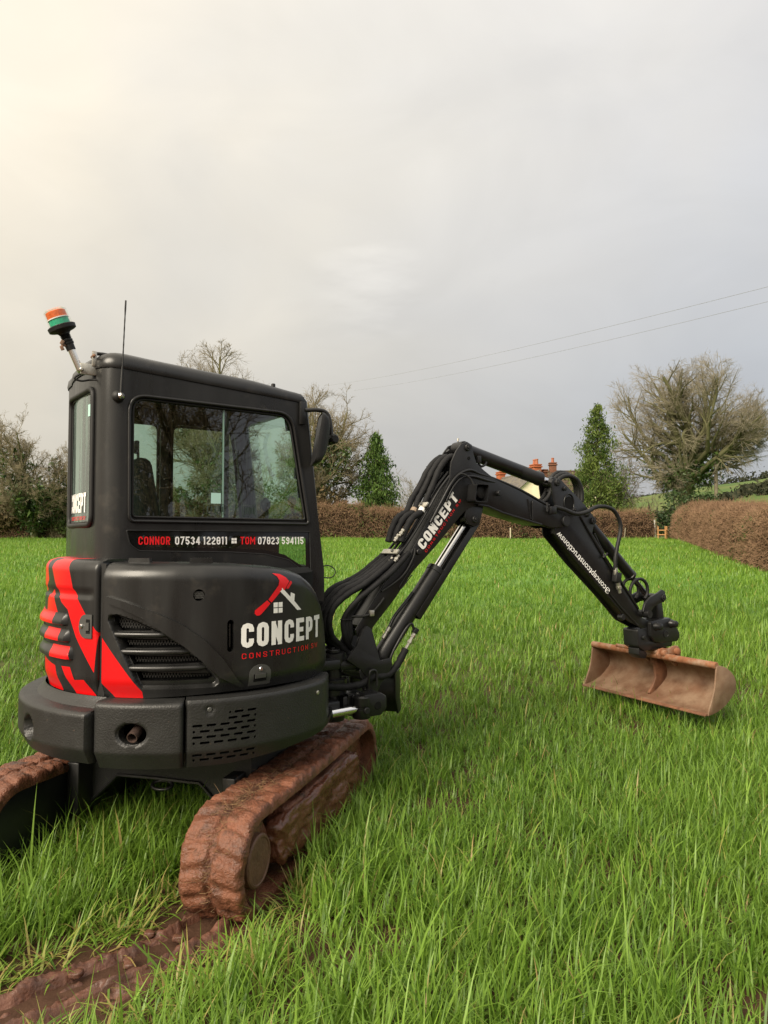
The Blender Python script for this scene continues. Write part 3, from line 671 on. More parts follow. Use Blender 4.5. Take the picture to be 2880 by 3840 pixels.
cab_poly = [(-.668, 1.20), (-.668, 1.38), (-.54, 2.338), (.455, 2.385), (.62, 2.388), (uL(-.4), 2.388), (uL(.54), 2.338), (uL(.668), 1.38), (uL(.668), 1.20), (uL(-.36), 1.43), (.62, 1.462), (.40, 1.44), (-.10, 1.30)]
win = xz(fillet([(-.425, 1.642), (-.432, 2.262), (.455, 2.258), (.566, 1.642)], [.03, .085, .11, .02], 7))
gwin = xz(fillet([(-.408, 1.664), (-.412, 2.248), (.440, 2.243), (.546, 1.664)], [.02, .07, .095, .015], 7))
strip = xz(fillet([(-.436, 1.598), (.575, 1.598), (.582, 1.368), (.545, 1.366), (.44, 1.441), (.301, 1.474), (.1, 1.487), (-.375, 1.497), (-.42, 1.53)], [.006, .006, .012, .02, .03, .05, 0, .05, .05], 5))
rwin = fillet([(.645, 1.625), (.645, 2.30), (1.06, 2.30), (1.06, 1.625)], .05, 6)
dwin = fillet([(uL(-.36), 1.50), (uL(-.38), 2.27), (uL(-.02), 2.27), (uL(-.02), 1.50)], .05, 5)
dwin2 = fillet([(uL(.06), 1.25), (uL(.06), 2.27), (uL(.46), 2.27), (uL(.585), 1.25)], .06, 5)
cab = patch('cab', cab_poly, (.05, .06), cabm, BLK, EX, 'H', holes=[win, strip, rwin, dwin, dwin2], rim=.045, orim=.03, smooth=35)
cab['label'] = 'boxy black cab shell'
def seal(pl, r, fm, d, parent, m=RUB, nm='window_seal'):
    bm = bmesh.new(); bm_tube(bm, [fm(u, v, d) for u, v in pl], r, 8, True); return bmobj(nm, bm, m, parent, None, True)
seal(win, .009, cabm, .004, cab, BLK); seal(gwin, .006, cabm, -.006, cab)
patch('window_bezel', win, (.05, .06), lambda u, v, d: cabm(u, v, d - .010), BLK, cab, holes=[gwin], rim=.012)
wp = patch('side_window', gwin, (.1, .1), lambda u, v, d: cabm(u, v, -.016), GLS, cab)
rod('window_divider', cabm(-.062, 1.664, -.020), cabm(-.062, 2.245, -.020), .006, mat('edge_glass', (.16, .26, .22), .15, .6), cab, n=8)
box('sliding_window_frame', (.085, -.222, 1.955), (.028, .014, .58), RUB, cab, bevel=.003)
patch('window_sticker', xz([(-.006, 1.742), (.048, 1.742), (.048, 1.798), (-.006, 1.798)]), (.1, .1), lambda u, v, d: cabm(u, v, -.0135), STK, cab)
# warning diagrams on the glass: thin outlined plates
for x0, x1, z0, z1 in ((-.045, .072, 1.690, 1.738), (.175, .245, 1.680, 1.738)):
    seal(xz([(x0, z0), (x1, z0), (x1, z1), (x0, z1)]), .0012, cabm, -.0135, cab, mat('diagram_line', (.03, .05, .04), .5), 'glass_diagram')
    for k in range(5):
        xx = x0 + (x1 - x0) * (k + .8) / 5.6
        patch('diagram_mark', xz([(xx, z0 + .008 + .006 * (k % 2)), (xx + .007, z0 + .008 + .006 * (k % 2)), (xx + .007, z1 - .010), (xx, z1 - .010)]), (.1, .1), lambda u, v, d: cabm(u, v, -.0135), mat('diagram_line', (.03, .05, .04), .5), cab)
# strip window under the side window, with the phone lettering
seal(strip, .004, cabm, -.002, cab)
sin = xz(fillet([(-.392, 1.572), (.548, 1.572), (.552, 1.402), (.535, 1.402), (.42, 1.47), (.30, 1.498), (.1, 1.508), (-.34, 1.517), (-.376, 1.54)], [.02, .02, .02, .02, .03, .05, 0, .03, .03], 4))
sw = patch('strip_window_border', strip, (.05, .05), lambda u, v, d: cabm(u, v, -.006), mat('gloss_black_glass', (.006, .006, .007), .06, .6), cab, holes=[sin])
sp = patch('strip_window', sin, (.1, .1), lambda u, v, d: cabm(u, v, -.008), GLD, cab)
def onwall(x0, z0): return lambda x, y, d=0: Vector((x0 + x, -.26 + .0045 - d, z0 + y))
for s_, x0, x1, m in (('CONNOR', -.378, -.221, RVT), ('07534 122811', -.196, .082, WHT), ('TOM', .156, .241, RVT), ('07823 594115', .258, .536, WHT)):
    lettering('lettering', s_, x1 - x0, .0405, onwall(x0, 1.528), m, cab, w=.54, t=.165, gap=.15, space=.3)
lettering('window_mark', '#', .029, .042, onwall(.106, 1.527), WHT, cab)
# rear window
seal(rwin, .014, cabm, .004, cab); seal(fillet([(.662, 1.642), (.662, 2.283), (1.043, 2.283), (1.043, 1.642)], .045, 6), .004, cabm, -.004, cab, BLK)
rp = patch('rear_window', rwin, (.03, .2), lambda u, v, d: cabm(u, v, -.008), GLR, cab, smooth=True)
patch('rear_sticker', [(.69, 2.17), (.735, 2.17), (.735, 2.23), (.69, 2.23)], (.05, .05), lambda u, v, d: cabm(u, v, -.0055), STK, cab)
def onrear(u0, z0): return lambda x, y, d=0: cabm(u0 - x, z0 + y, -.0055 + d)
lettering('rear_lettering', 'CONCEPT', .30, .10, onrear(1.045, 1.69), WHT, cab, t=.2)
lettering('rear_lettering', 'CONSTRUCTION SW', .29, .02, onrear(1.04, 1.652), RVT, cab, w=.62, t=.16, gap=.4)
# left door glass and windscreen
for pl in (dwin, dwin2):
    patch('door_window', pl, (.1, .1), lambda u, v, d: cabm(u, v, -.012), GLS, cab); seal(pl, .012, cabm, -.004, cab)
obj('windscreen', [(.655, -.235, 1.36), (.655, .575, 1.36), (.538, .575, 2.31), (.538, -.235, 2.31)], [(0, 1, 2, 3)], GLS, cab)
for z, x in ((1.30, .66), (2.325, .535)): box('windscreen_rail', (x, .17, z), (.05, .83, .07), BLK, cab, bevel=.015)
for y in (-.235, .575):
    tube('front_pillar', [(.655, y, 1.25), (.60, y, 1.80), (.535, y, 2.34)], .026, BLK, cab, n=10)
# roof
ro = []
rin = [(0, 0.004), (.014, .008), (.044, .003), (.068, -.016), (.084, -.05), (.092, -.10)]
uu = np.linspace(-.53, uL(.53), 90)
front = [(.558, y) for y in np.linspace(.55, -.22, 12)]
V, F = [], []
ring0 = [cabm(u, 0, 0) for u in uu] + [Vector((x + .012 - .02 * abs((y - .17) / .4) ** 3, y, 0)) for x, y in front]
cen = Vector((0, .17, 0))
nR = len(ring0)
for dz, ins in rin:
    for p in ring0:
        d = (p - cen); q = Vector((d.x / .57, d.y / .43)); dd = Vector((q.x ** 3, q.y ** 3)); dd = dd.normalized() if dd.length > 0 else dd
        z = ztop(p.x) + dz - .02 * sstep(.2, .6, p.x) * (dz / .078)
        V.append(Vector((p.x + dd.x * ins, p.y + dd.y * ins, z)))
for k in range(len(rin) - 1):
    for i in range(nR): F.append((k * nR + i, k * nR + (i + 1) % nR, (k + 1) * nR + (i + 1) % nR, (k + 1) * nR + i))
V.append(Vector((0, .17, 2.462))); ci = len(V) - 1
for i in range(nR): F.append(((len(rin) - 1) * nR + i, (len(rin) - 1) * nR + (i + 1) % nR, ci))
roof = obj('cab_roof', V, F, BLK, EX, 'H', smooth=60, fix=True)
rod('roof_bolt', (.37, -.20, 2.39), (.37, -.20, 2.428), .012, RUB, roof)
bm = bmesh.new(); bm_tube(bm, [cabm(u, ztop(float(np.interp(u, dens, OX))) + .002, .002) for u in np.linspace(-.53, uL(-.3), 60)], .003, 6); bmobj('roof_seam', bm, DRK, roof)
# interior: seat, levers, consoles
seat = box('seat_cushion', (.02, .18, 1.52), (.46, .46, .12), SEA, EX, 'H', bevel=.04)
bm = bmesh.new(); bm_box(bm, (-.26, .18, 1.76), (.11, .44, .46), Matrix.Rotation(R(-10), 4, 'Y'), .05, 3); bmobj('seat_back', bm, SEA, seat, None, 40)
for y in (.02, .36): 
    box('console', (.22, y + (-.16 if y < .1 else .14), 1.56), (.42, .10, .22), INT, seat, bevel=.03)
    yy = y + (-.15 if y < .1 else .12)
    tube('joystick', [(.36, yy, 1.62), (.37, yy, 1.70), (.36, yy, 1.74)], .012, RUB, seat); lathe('joystick_knob', (.36, yy, 1.715), (.36, yy, 1.79), [(0, .012), (.02, .028), (.05, .03), (.075, .008)], RUB, seat, n=12)
tube('grab_rail', [(-.17, .555, 1.70), (-.17, .52, 1.75), (-.165, .52, 2.05), (-.165, .555, 2.10)], .009, mat('grey_rail', (.30, .31, .31), .4, metal=.6), seat)
tube('wiper_arm', [(.50, -.16, 2.26), (.555, -.12, 2.05), (.60, -.08, 1.80)], .007, RUB, seat)
box('wiper_motor', (.49, -.155, 2.24), (.03, .05, .12), RUB, seat, rot=Matrix.Rotation(R(-8), 4, 'Y'))
tube('inner_mirror_arm', [(.47, .40, 2.22), (.50, .42, 2.14), (.50, .42, 1.98), (.49, .40, 1.95)], .013, RUB, seat)
for x, z in ((-.385, 2.01), (.505, 1.93)):
    b_ = box('window_catch', (x, -.228, z), (.022, .03, .065), RUB, cab, bevel=.006)
# antenna
an = lathe('antenna', (-.486, -.262, 2.245), (-.486, -.29, 2.245), [(0, .030), (.012, .028), (.022, .018), (.028, .006)], RUB, EX, 'H')
ah = Vector((-.478, -.285, 2.25)); at_ = Vector((-.462, -.285, 2.715))
lathe('antenna_joint', (-.478, -.278, 2.245), (-.478, -.305, 2.245), [(0, .004), (.006, .013), (.016, .015), (.026, .006)], CHR, an, n=14)
lathe('antenna_mast', ah, at_, [(0, .008), (.11, .0065), (.145, .0035)] + [(.145 + .02 * k, .0036 if k % 2 else .0029) for k in range(1, 13)] + [(.42, .0045), (.464, .004)], RUB, an, n=10)
# beacon on its bent bracket
bk = Vector((-.53, -.12, 0))
be = tube('beacon_bracket', [(-.40, -.13, 2.445), (-.47, -.13, 2.47), (-.555, -.13, 2.472), (-.565, -.13, 2.46), (-.567, -.13, 2.40), (-.568, -.13, 2.345)], .009, BLK, EX, 'H', n=6, sub=3)
box('bracket_plate', (-.592, -.145, 2.385), (.085, .012, .055), ZNC, be, bevel=.003); box('bracket_plate', (-.572, -.15, 2.44), (.022, .014, .075), ZNC, be, bevel=.003)
b0 = Vector((-.632, -.135, 2.375)); dv = Vector((-.40, .02, .915)).normalized(); b1 = b0 + dv * .135
rod('beacon_pole', b0, b1, .0165, mat('polished_alu', (.80, .78, .72), .25, metal=1), be)
bolt = rod('bolt', Vector((-.632, -.17, 2.378)), Vector((-.632, -.10, 2.378)), .010, ZNC, be, n=8)
rod('bolt', Vector((-.577, -.175, 2.452)), Vector((-.577, -.12, 2.452)), .008, RSB, be, n=8)
stem = [(0, .021), (.038, .022), (.039, .025), (.050, .026), (.051, .022), (.058, .025), (.066, .025), (.067, .021)] + sum([[(.071 + .008 * k, .020), (.075 + .008 * k, .025)] for k in range(4)], []) + [(.105, .026), (.115, .034), (.124, .058), (.128, .064), (.150, .066), (.155, .060), (.157, .03)]
stem = [(t * .78, r) for t, r in stem]
lathe('beacon_stem', b1 - dv * .03, b1 + dv * .2, stem, RUB, be, n=22, smooth=30)
o0 = b1 - dv * .03 + dv * .120
LNS = glass('clear_beacon_lens', (.97, .97, .95), f0=.03, drops=0)
lathe('beacon_led_ring', o0, o0 + dv * .1, [(0, .047), (.032, .047)], mat('green_led', (.03, .42, .24), .35, var=.3, vscale=60), be)
lathe('beacon_divider', o0 + dv * .033, o0 + dv * .04, [(0, .050), (.005, .050)], WHT, be)
lathe('beacon_amber_ring', o0 + dv * .039, o0 + dv * .1, [(0, .047), (.030, .047), (.034, .040)], mat('amber_led', (.72, .15, .035), .35, var=.3, vscale=60), be)
lathe('beacon_lens', o0, o0 + dv * .1, [(0, .057), (.072, .054), (.080, .046), (.082, .0)], LNS, be, n=28)
wn = b1 + Vector((-.022, -.02, -.005))
lathe('wing_nut', b1 + Vector((0, 0, -.01)), wn + Vector((-.02, 0, -.01)), [(0, .006), (.04, .006)], RSB, be, n=8)
for s_ in (-1, 1): box('wing', wn + Vector((-.012, 0, -.01 + s_ * .014)), (.016, .006, .022), RSB, be, rot=Matrix.Rotation(R(25 * s_), 4, 'Y'), bevel=.002)
tube('beacon_cable', [(-.632, -.14, 2.36), (-.66, -.14, 2.335), (-.63, -.14, 2.325), (-.59, -.14, 2.335), (-.55, -.16, 2.34), (-.50, -.20, 2.36)], .005, RUB, be)
# mirror on the front pillar
mb = box('mirror_bracket', (.515, -.275, 2.265), (.035, .02, .13), BLK, EX, 'H', bevel=.004)
tube('mirror_arm', [(.53, -.28, 2.282), (.60, -.30, 2.288), (.65, -.31, 2.275), (.672, -.315, 2.22), (.682, -.318, 2.10)], .0125, BLK, mb, n=10)
lathe('mirror_joint', (.682, -.275, 2.125), (.682, -.36, 2.125), [(0, .02), (.012, .03), (.032, .03), (.04, .018), (.046, .018), (.054, .030), (.074, .030), (.085, .02)], RUB, mb, n=8, smooth=20)
bm = bmesh.new()
for dx, sy, sz in ((0, .155, .285), (.012, .155, .285), (.035, .145, .27), (.06, .10, .20), (.075, .05, .10)):
    pass
mp_ = [(0, .156, .288), (.014, .156, .288), (.022, .150, .280), (.040, .135, .255), (.058, .09, .17), (.066, .05, .08)]
rings = []
for dx, sy, sz in mp_:
    pl = fillet([(-sy / 2, -sz / 2), (sy / 2, -sz / 2), (sy / 2, sz / 2), (-sy / 2, sz / 2)], .03, 4); rings.append([bm.verts.new((dx, a, b)) for a, b in pl])
for A, B in zip(rings, rings[1:]):
    for k in range(len(A)): bm.faces.new((A[k], A[(k + 1) % len(A)], B[(k + 1) % len(A)], B[k]))
bm.faces.new(rings[-1]); 
bmesh.ops.transform(bm, matrix=Matrix.Translation((.572, -.335, 2.115)) @ Matrix.Rotation(R(10), 4, 'Y') @ Matrix.Rotation(R(-20), 4, 'Z'), verts=bm.verts)
bmobj('mirror_housing', bm, RUB, mb, None, 40)
bm = bmesh.new(); bm.faces.new([bm.verts.new((.002, a, b)) for a, b in fillet([(-.07, -.135), (.07, -.135), (.07, .135), (-.07, .135)], .025, 4)])
bmesh.ops.transform(bm, matrix=Matrix.Translation((.572, -.335, 2.115)) @ Matrix.Rotation(R(10), 4, 'Y') @ Matrix.Rotation(R(-20), 4, 'Z'), verts=bm.verts); bmobj('mirror_glass', bm, mat('mirror_dark_reflection', (.02, .02, .021), .45, .25), mb)  # reflection of the dark cab is put into the glass colour
tube('cab_cable', [(.66, -.25, 1.40), (.70, -.255, 1.405), (.735, -.26, 1.385), (.74, -.26, 1.355), (.71, -.26, 1.335), (.66, -.255, 1.338)], .0035, RUB, cab)
# ================================================================== UNDERCARRIAGE (frame U: x forward along the tracks, y left)
TR, TC = .215, .712                      # track wheel radius to the outer face, wheel centre distance
PER = 4 * TC + 2 * math.pi * TR
def loop(s, h):
    """point on the outer belt at arc length s, raised by h; starts at the rear bottom, runs up over the rear wheel and forward"""
    s %= PER; q = math.pi * TR
    if s < q:
        a = -math.pi / 2 - s / TR; return (-TC + (TR + h) * math.cos(a), TR + (TR + h) * math.sin(a))
    s -= q
    if s < 2 * TC:
        sag = -.012 * math.sin(math.pi * s / (2 * TC)); return (-TC + s, 2 * TR + h + sag)
    s -= 2 * TC
    if s < q:
        a = math.pi / 2 - s / TR; return (TC + (TR + h) * math.cos(a), TR + (TR + h) * math.sin(a))
    s -= q
    return (TC - s, -h)
def track(yc, wide, seed, label):
    nseg = 38; pit = PER / nseg
    bel = []; n = 120; F = []
    for i in range(n):
        s = PER * i / n
        for y, h in ((-wide / 2 + .004, -.004), (wide / 2 - .004, -.004), (wide / 2 - .004, -.040), (-wide / 2 + .004, -.040)):
            x, z = loop(s, h); bel.append((x, y + yc, z))
    for i in range(n):
        j = (i + 1) % n
        for k in range(4): F.append((i * 4 + k, i * 4 + (k + 1) % 4, j * 4 + (k + 1) % 4, j * 4 + k))
    t = obj('rubber_track', bel, F, MUD, EX, 'U', smooth=50, fix=True); t['label'] = label
    nu, nv = 13, 34
    for k in range(nseg):
        V, F = [], []
        for i in range(nu + 1):
            s = pit * (k + i / nu)
            for j in range(nv + 1):
                b = j / nv * 2 - 1; y = b * wide / 2; ab = abs(b)
                # staggered chevron lugs, left and right half
                ph = (s / pit + (.5 if b > 0 else 0) + .30 * ab ** 1.2 * 1.0) % 1.0
                lug = sstep(.04, .28, ph) * sstep(.96, .78, ph) * sstep(.05, .16, ab) * sstep(1.0, .93, ab)
                e = sstep(1.0, .86, ab)
                wob = fbm(s * 7 + seed * 9, y * 7, seed)
                h = -.004 + .0125 * lug * (1 + .35 * fbm(s * 4, y * 4, seed + 3)) + .006 * e
                h += .008 * wob + .0035 * fbm(s * 26, y * 26, seed + 5) + .0022 * fbm(s * 70, y * 70, seed + 8)
                h += .009 * sstep(.18, .0, ab) * fbm(s * 14, y * 14, seed + 11) - .010 * sstep(.14, .02, ab) + .006 * max(0, fbm(s * 9 + 3, y * 9, seed + 21))
                # sunk into the soil along the bottom run
                x, z = loop(s, h); yo = y + .007 * fbm(s * 12, 3.0, seed) * (1 if b > 0 else -1) * sstep(.8, 1, ab)
                V.append((x, yo + yc, z))
        m = nv + 1
        for i in range(nu):
            for j in range(nv): F.append((i * m + j, (i + 1) * m + j, (i + 1) * m + j + 1, i * m + j + 1))
        # folded edges
        for side in (0, nv):
            b0 = len(V)
            for i in range(nu + 1):
                s = pit * (k + i / nu); x, z = loop(s, -.034 + .006 * fbm(s * 20, side, seed)); V.append((x, V[i * m + side][1] + (.004 if side else -.004) * fbm(s * 30, 1, seed), z))
            for i in range(nu):
                q = (i * m + side, b0 + i, b0 + i + 1, (i + 1) * m + side); F.append(q if side == 0 else q[::-1])
        obj('tread_lug', V, F, MUD, t, smooth=True)
    return t
YR, YL = -.632, .595
tr = track(YR, .272, 1, 'mud caked rubber track on the near side')
tl = track(YL, .272, 2, 'mud caked rubber track on the far side')
def lumpy(name, c, s, mats, parent, frame=None, n=10, amp=.02, freq=6, seed=0, bevel=.25):
    bm = bmesh.new(); bmesh.ops.create_cube(bm, size=2); bmesh.ops.subdivide_edges(bm, edges=bm.edges, cuts=n, use_grid_fill=True)
    for v in bm.verts:
        p = v.co; q = Vector([math.copysign(abs(t) ** 1, t) for t in p]); l = (abs(p.x) ** 6 + abs(p.y) ** 6 + abs(p.z) ** 6) ** (1 / 6); p = p / l
        P = Vector((p.x * s[0] / 2, p.y * s[1] / 2, p.z * s[2] / 2))
        f = fbm(P.x * freq + seed, P.y * freq, P.z * freq, 5) * amp + fbm(P.x * freq * 4, P.y * freq * 4 + seed, P.z * freq * 4, 3) * amp * .3
        v.co = Vector(c) + P + p.normalized() * f
    return bmobj(name, bm, mats, parent, frame, True)
for t, yc, sg in ((tr, YR, -1), (tl, YL, 1)):
    # roller frame, thick with mud on its outer side
    lumpy('track_frame', (.02, yc - sg * -.02 + sg * .06, .205), (1.10, .13, .24), MUDW, t, None, 22, .034, 6, seed=yc)
    lumpy('mud_shelf', (.05, yc + sg * .085, .30), (.95, .07, .07), MUD, t, None, 12, .02, 7, seed=yc + 4)
    lumpy('mud_shelf', (.15, yc + sg * .10, .10), (.9, .08, .08), MUDW, t, None, 12, .02, 7, seed=yc + 8)
    o = Vector((-TC - .0, yc + sg * .02, TR))
    lathe('drive_sprocket', (-TC, yc - .08, TR), (-TC, yc + .08, TR), [(0, .15), (.02, .175), (.14, .175), (.16, .15)], MUDW, t, n=24)
    y0, y1 = yc + sg * .06, yc + sg * .125
    lathe('sprocket_hub', (-TC, y0, TR), (-TC, y1, TR), [(0, .108), (.050, .108), (.056, .102), (.057, .094), (.053, .090), (.053, .0)], mat('hub_mud', (.135, .070, .042), .55, .4, var=.3, vscale=14, bump=.4, bscale=60), t, n=28, smooth=30)
    lathe('idler_wheel', (TC, yc - .06, TR), (TC, yc + .06, TR), [(0, .12), (.01, .165), (.11, .165), (.12, .12)], MUDW, t, n=24)
    # inner black motor guard plate
    gp = [(-TC + .185 * math.cos(a), TR - .01 + .185 * math.sin(a)) for a in [math.pi / 2 + k * math.pi / 14 for k in range(15)]] + [(-.36, .04), (-.36, .405)]
    plate('motor_guard', gp, yc - sg * .118, yc - sg * .105, mat('guard_black', (.011, .012, .014), .35, .5, var=.3, vscale=10), t, None, .003)
# straw and roots caught on top of the near track
def straw(name, n, parent, frame, gen, mats, L0=.03, L1=.09, wd=.0011):
    V, F, A = [], [], []
    for i in range(n):
        p, up = gen(); d = Vector((random.gauss(0, 1), random.gauss(0, 1), random.gauss(.1, .4))).normalized(); l = random.uniform(L0, L1); b = Vector((random.gauss(0, .3), random.gauss(0, .3), random.gauss(0, .3)))
        s = d.orthogonal().normalized() * wd; pts = [p + (d * t + b * t * t) * l for t in (0, .35, .7, 1)]
        for q in pts:
            if q.z < .02: q.z = .02
        j = len(V)
        for k, q in enumerate(pts): V += [q - s * (1 - k / 4), q + s * (1 - k / 4)]
        for k in range(3): F.append((j + 2 * k, j + 2 * k + 1, j + 2 * k + 3, j + 2 * k + 2)); A.append(random.random())
    o = obj(name, V, F, mats, parent, frame); at = o.data.attributes.new('rnd', 'FLOAT', 'FACE'); at.data.foreach_set('value', A); return o
STRAW = foliage('dead_grass', (.06, .03, .018), (.26, .16, .075), .7, .2)
def gtrack():
    s = math.pi * TR * random.uniform(.25, 1) + random.uniform(0, 1) ** 1.6 * 1.5; x, z = loop(s, .012); return Vector((x, YR + random.gauss(0, .028), z)), None
straw('caught_straw', 620, tr, None, gtrack, STRAW)['kind'] = 'stuff'
# centre carbody with arched underside
arch = [(-.50, .50), (-.50, .20), (-.44, .16), (-.25, .335), (-.17, .355), (.20, .355), (.27, .33), (.46, .16), (.50, .20), (.50, .50)]
bm = bmesh.new()
vs = [bm.verts.new((-.30, y, z)) for y, z in arch]; f = bm.faces.new(vs); r = bmesh.ops.extrude_face_region(bm, geom=[f]); nv_ = [g for g in r['geom'] if isinstance(g, bmesh.types.BMVert)]
bmesh.ops.translate(bm, verts=nv_, vec=(.62, 0, 0)); 
cb = bmobj('carbody', bm, BMP, EX, 'U', 35); cb['label'] = 'black arched centre frame between the tracks'
tube('carbody_lip', [(-.308, y, z) for y, z in arch[1:-1]], .009, BLK, cb, n=6, sub=2)
for y0, y1 in ((-.47, -.40), (.40, .47)): box('leg_gusset', (-.05, (y0 + y1) / 2, .30), (.72, y1 - y0, .26), BLK, cb, bevel=.01)
bm = bmesh.new(); bm_tube(bm, [(-.33 + .03 * math.cos(a), -.03 + .055 * math.sin(a), .335 + .012 * math.cos(a)) for a in [k * math.pi / 10 for k in range(20)]], .009, 8, True); bmobj('tow_ring', bm, STL, cb, None, True)
# dozer blade raised at the front
bl = []
for i in range(13):
    t = i / 12; bl.append((1.36 - .10 * math.sin(math.pi * t) * 0 - .06 * (1 - (2 * t - 1) ** 2) + .07, .34 + .28 * t))
bl2 = [(x + .018, z) for x, z in reversed(bl)]
blade = plate('dozer_blade', bl + bl2, -.775, .775, STL, EX, 'U', .002)
for y in (-.779, .765): plate('blade_end_plate', fillet([(1.34, .63), (1.46, .64), (1.475, .54), (1.47, .44), (1.50, .34), (1.42, .33), (1.35, .45)], .012), y, y + .014, STL, blade, None, .002)
rod('blade_top_tube', (1.40, -.765, .605), (1.40, .765, .605), .018, STL, blade)
for y in (-.30, .30):
    plate('blade_arm', [(.30, .36), (.30, .26), (.75, .30), (1.40, .42), (1.40, .54), (.75, .42)], y - .04, y + .04, STL, blade, None, .006)
rod('blade_cylinder', (.35, 0, .50), (1.35, 0, .52), .04, STL, blade)

# ================================================================== BOOM (frame B: x along the boom, y left, z up)
W2 = .074
boom_poly = [(-.077, 1.02), (-.049, 1.062), (.137, 1.3), (.319, 1.46), (.446, 1.655), (.58, 1.848), (.635, 1.955), (.647, 2.059), (.692, 2.138), (.733, 2.185), (.784, 2.204), (.825, 2.186), (.839, 2.126), (.862, 2.069), (.932, 2.021), (1.03, 1.966), (1.269, 1.893), (1.497, 1.804), (1.62, 1.782), (1.694, 1.737), (1.722, 1.689), (1.693, 1.645), (1.554, 1.636), (1.324, 1.692), (1.084, 1.740), (.947, 1.782), (.872, 1.785), (.80, 1.765), (.744, 1.727), (.663, 1.651), (.514, 1.507), (.341, 1.357), (.2, 1.190), (.044, 1.030), (.016, .975), (-.03, .960), (-.07, .985)]
box_poly = [(-.049, 1.045), (.137, 1.28), (.319, 1.44), (.446, 1.635), (.58, 1.83), (.65, 1.93), (.73, 1.99), (.85, 2.0), (1.03, 1.945), (1.269, 1.875), (1.497, 1.786), (1.55, 1.765), (1.52, 1.655), (1.324, 1.705), (1.084, 1.754), (.947, 1.797), (.872, 1.80), (.80, 1.78), (.744, 1.745), (.663, 1.67), (.514, 1.525), (.341, 1.375), (.2, 1.205), (.05, 1.05)]
boom = plate('boom', box_poly, -W2 + .012, W2 - .012, STL, EX, 'B', .004)
boom['label'] = 'cranked black boom with white lettering and hoses'
for y0, y1 in ((-W2, -W2 + .014), (W2 - .014, W2)): plate('boom_side_plate', boom_poly, y0, y1, STL, boom, None, .003)
# upper and lower flange edges, weld beads
plate('bottom_flange', [(.86, 1.793), (.95, 1.786), (1.09, 1.744), (1.33, 1.694), (1.46, 1.668), (1.46, 1.656), (1.32, 1.682), (1.085, 1.731), (.95, 1.772), (.86, 1.78)], -W2 - .02, W2 + .02, STL, boom, None, .003)
tube('weld_bead', [(.34, -W2 - .001, 1.40), (.26, -W2 - .001, 1.30), (.235, -W2 - .001, 1.265), (.25, -W2 - .001, 1.255), (.33, -W2 - .001, 1.335)], .004, STL, boom, n=6)
for x0, x1, z0, z1 in ((1.335, 1.365, 1.86, 1.70), (1.50, 1.495, 1.75, 1.66)): tube('weld_bead', [(x0, -W2 - .002, z0 - .02), (x1, -W2 - .002, z1)], .006, STL, boom, n=6, sub=0)
plate('nose_plate', fillet([(1.37, 1.84), (1.49, 1.80), (1.62, 1.775), (1.69, 1.735), (1.715, 1.69), (1.69, 1.65), (1.56, 1.642), (1.37, 1.685)], .02), -W2 - .012, -W2 - .001, STL, boom, None, .003)
box('hose_block', (1.545, -W2 - .025, 1.765), (.06, .05, .055), STL, boom, bevel=.005)
tube('weld_bead', [(1.50, -W2 - .03, 1.82), (1.495, -W2 - .034, 1.755)], .008, STL, boom, n=6, sub=0)
def pin(x, z, parent, r=.024, hw=W2 + .014, m=STL):
    rod('pivot_pin', (x, -hw, z), (x, hw, z), r, m, parent, n=16); rod('pin_bolt', (x, -hw - .006, z), (x, -hw + .002, z), r * .45, RUB, parent, n=10)
for x, z in ((-.018, 1.002), (.784, 2.166), (1.700, 1.690), (.845, 1.690)): pin(x, z, boom)
rod('boss', (1.70, -W2 - .03, 1.69), (1.70, W2 + .03, 1.69), .040, STL, boom)
rod('side_boss', (1.045, -W2 - .03, 1.87), (1.045, -W2, 1.87), .018, STL, boom); rod('side_boss', (.795, -W2 - .004, 2.095), (.795, -W2 + .001, 2.095), .012, DRK, boom)
rod('side_boss', (.373, -W2 - .022, 1.478), (.373, -W2, 1.478), .018, STL, boom)
# cylinder lug under the knee
plate('cylinder_lug', fillet([(.78, 1.775), (.76, 1.70), (.80, 1.655), (.845, 1.640), (.89, 1.655), (.905, 1.70), (.93, 1.79)], .02), -W2 + .002, -W2 + .020, STL, boom, None, .003)
plate('cylinder_lug', fillet([(.78, 1.775), (.76, 1.70), (.80, 1.655), (.845, 1.640), (.89, 1.655), (.905, 1.70), (.93, 1.79)], .02), W2 - .020, W2 - .002, STL, boom, None, .003)
# work light recessed in a hooded box
wl = fillet([(.775, 1.80), (.790, 1.922), (.905, 1.922), (.885, 1.80)], .018)
bm = bmesh.new(); A = [bm.verts.new((x, -W2 - .001, z)) for x, z in wl]; B = [bm.verts.new((x, -W2 - .085, z)) for x, z in wl]; C_ = [bm.verts.new((.84 + (x - .84) * .9, -W2 - .085, 1.861 + (z - 1.861) * .9)) for x, z in wl]; D_ = [bm.verts.new((.84 + (x - .84) * .9, -W2 - .01, 1.861 + (z - 1.861) * .9)) for x, z in wl]
for P_, Q_ in ((A, B), (B, C_), (C_, D_)):
    for k in range(len(P_)): bm.faces.new((P_[k], P_[(k + 1) % len(P_)], Q_[(k + 1) % len(P_)], Q_[k]))
bm.faces.new(D_); bmobj('work_light_hood', bm, STL, boom, None, 35)
lathe('work_light', (.868, -W2 - .012, 1.868), (.868, -W2 - .05, 1.868), [(0, .03), (.02, .042)] + [(.024 + .003 * k, .040 if k % 2 else .033) for k in range(4)] + [(.038, .02)], RUB, boom, n=18, smooth=25)
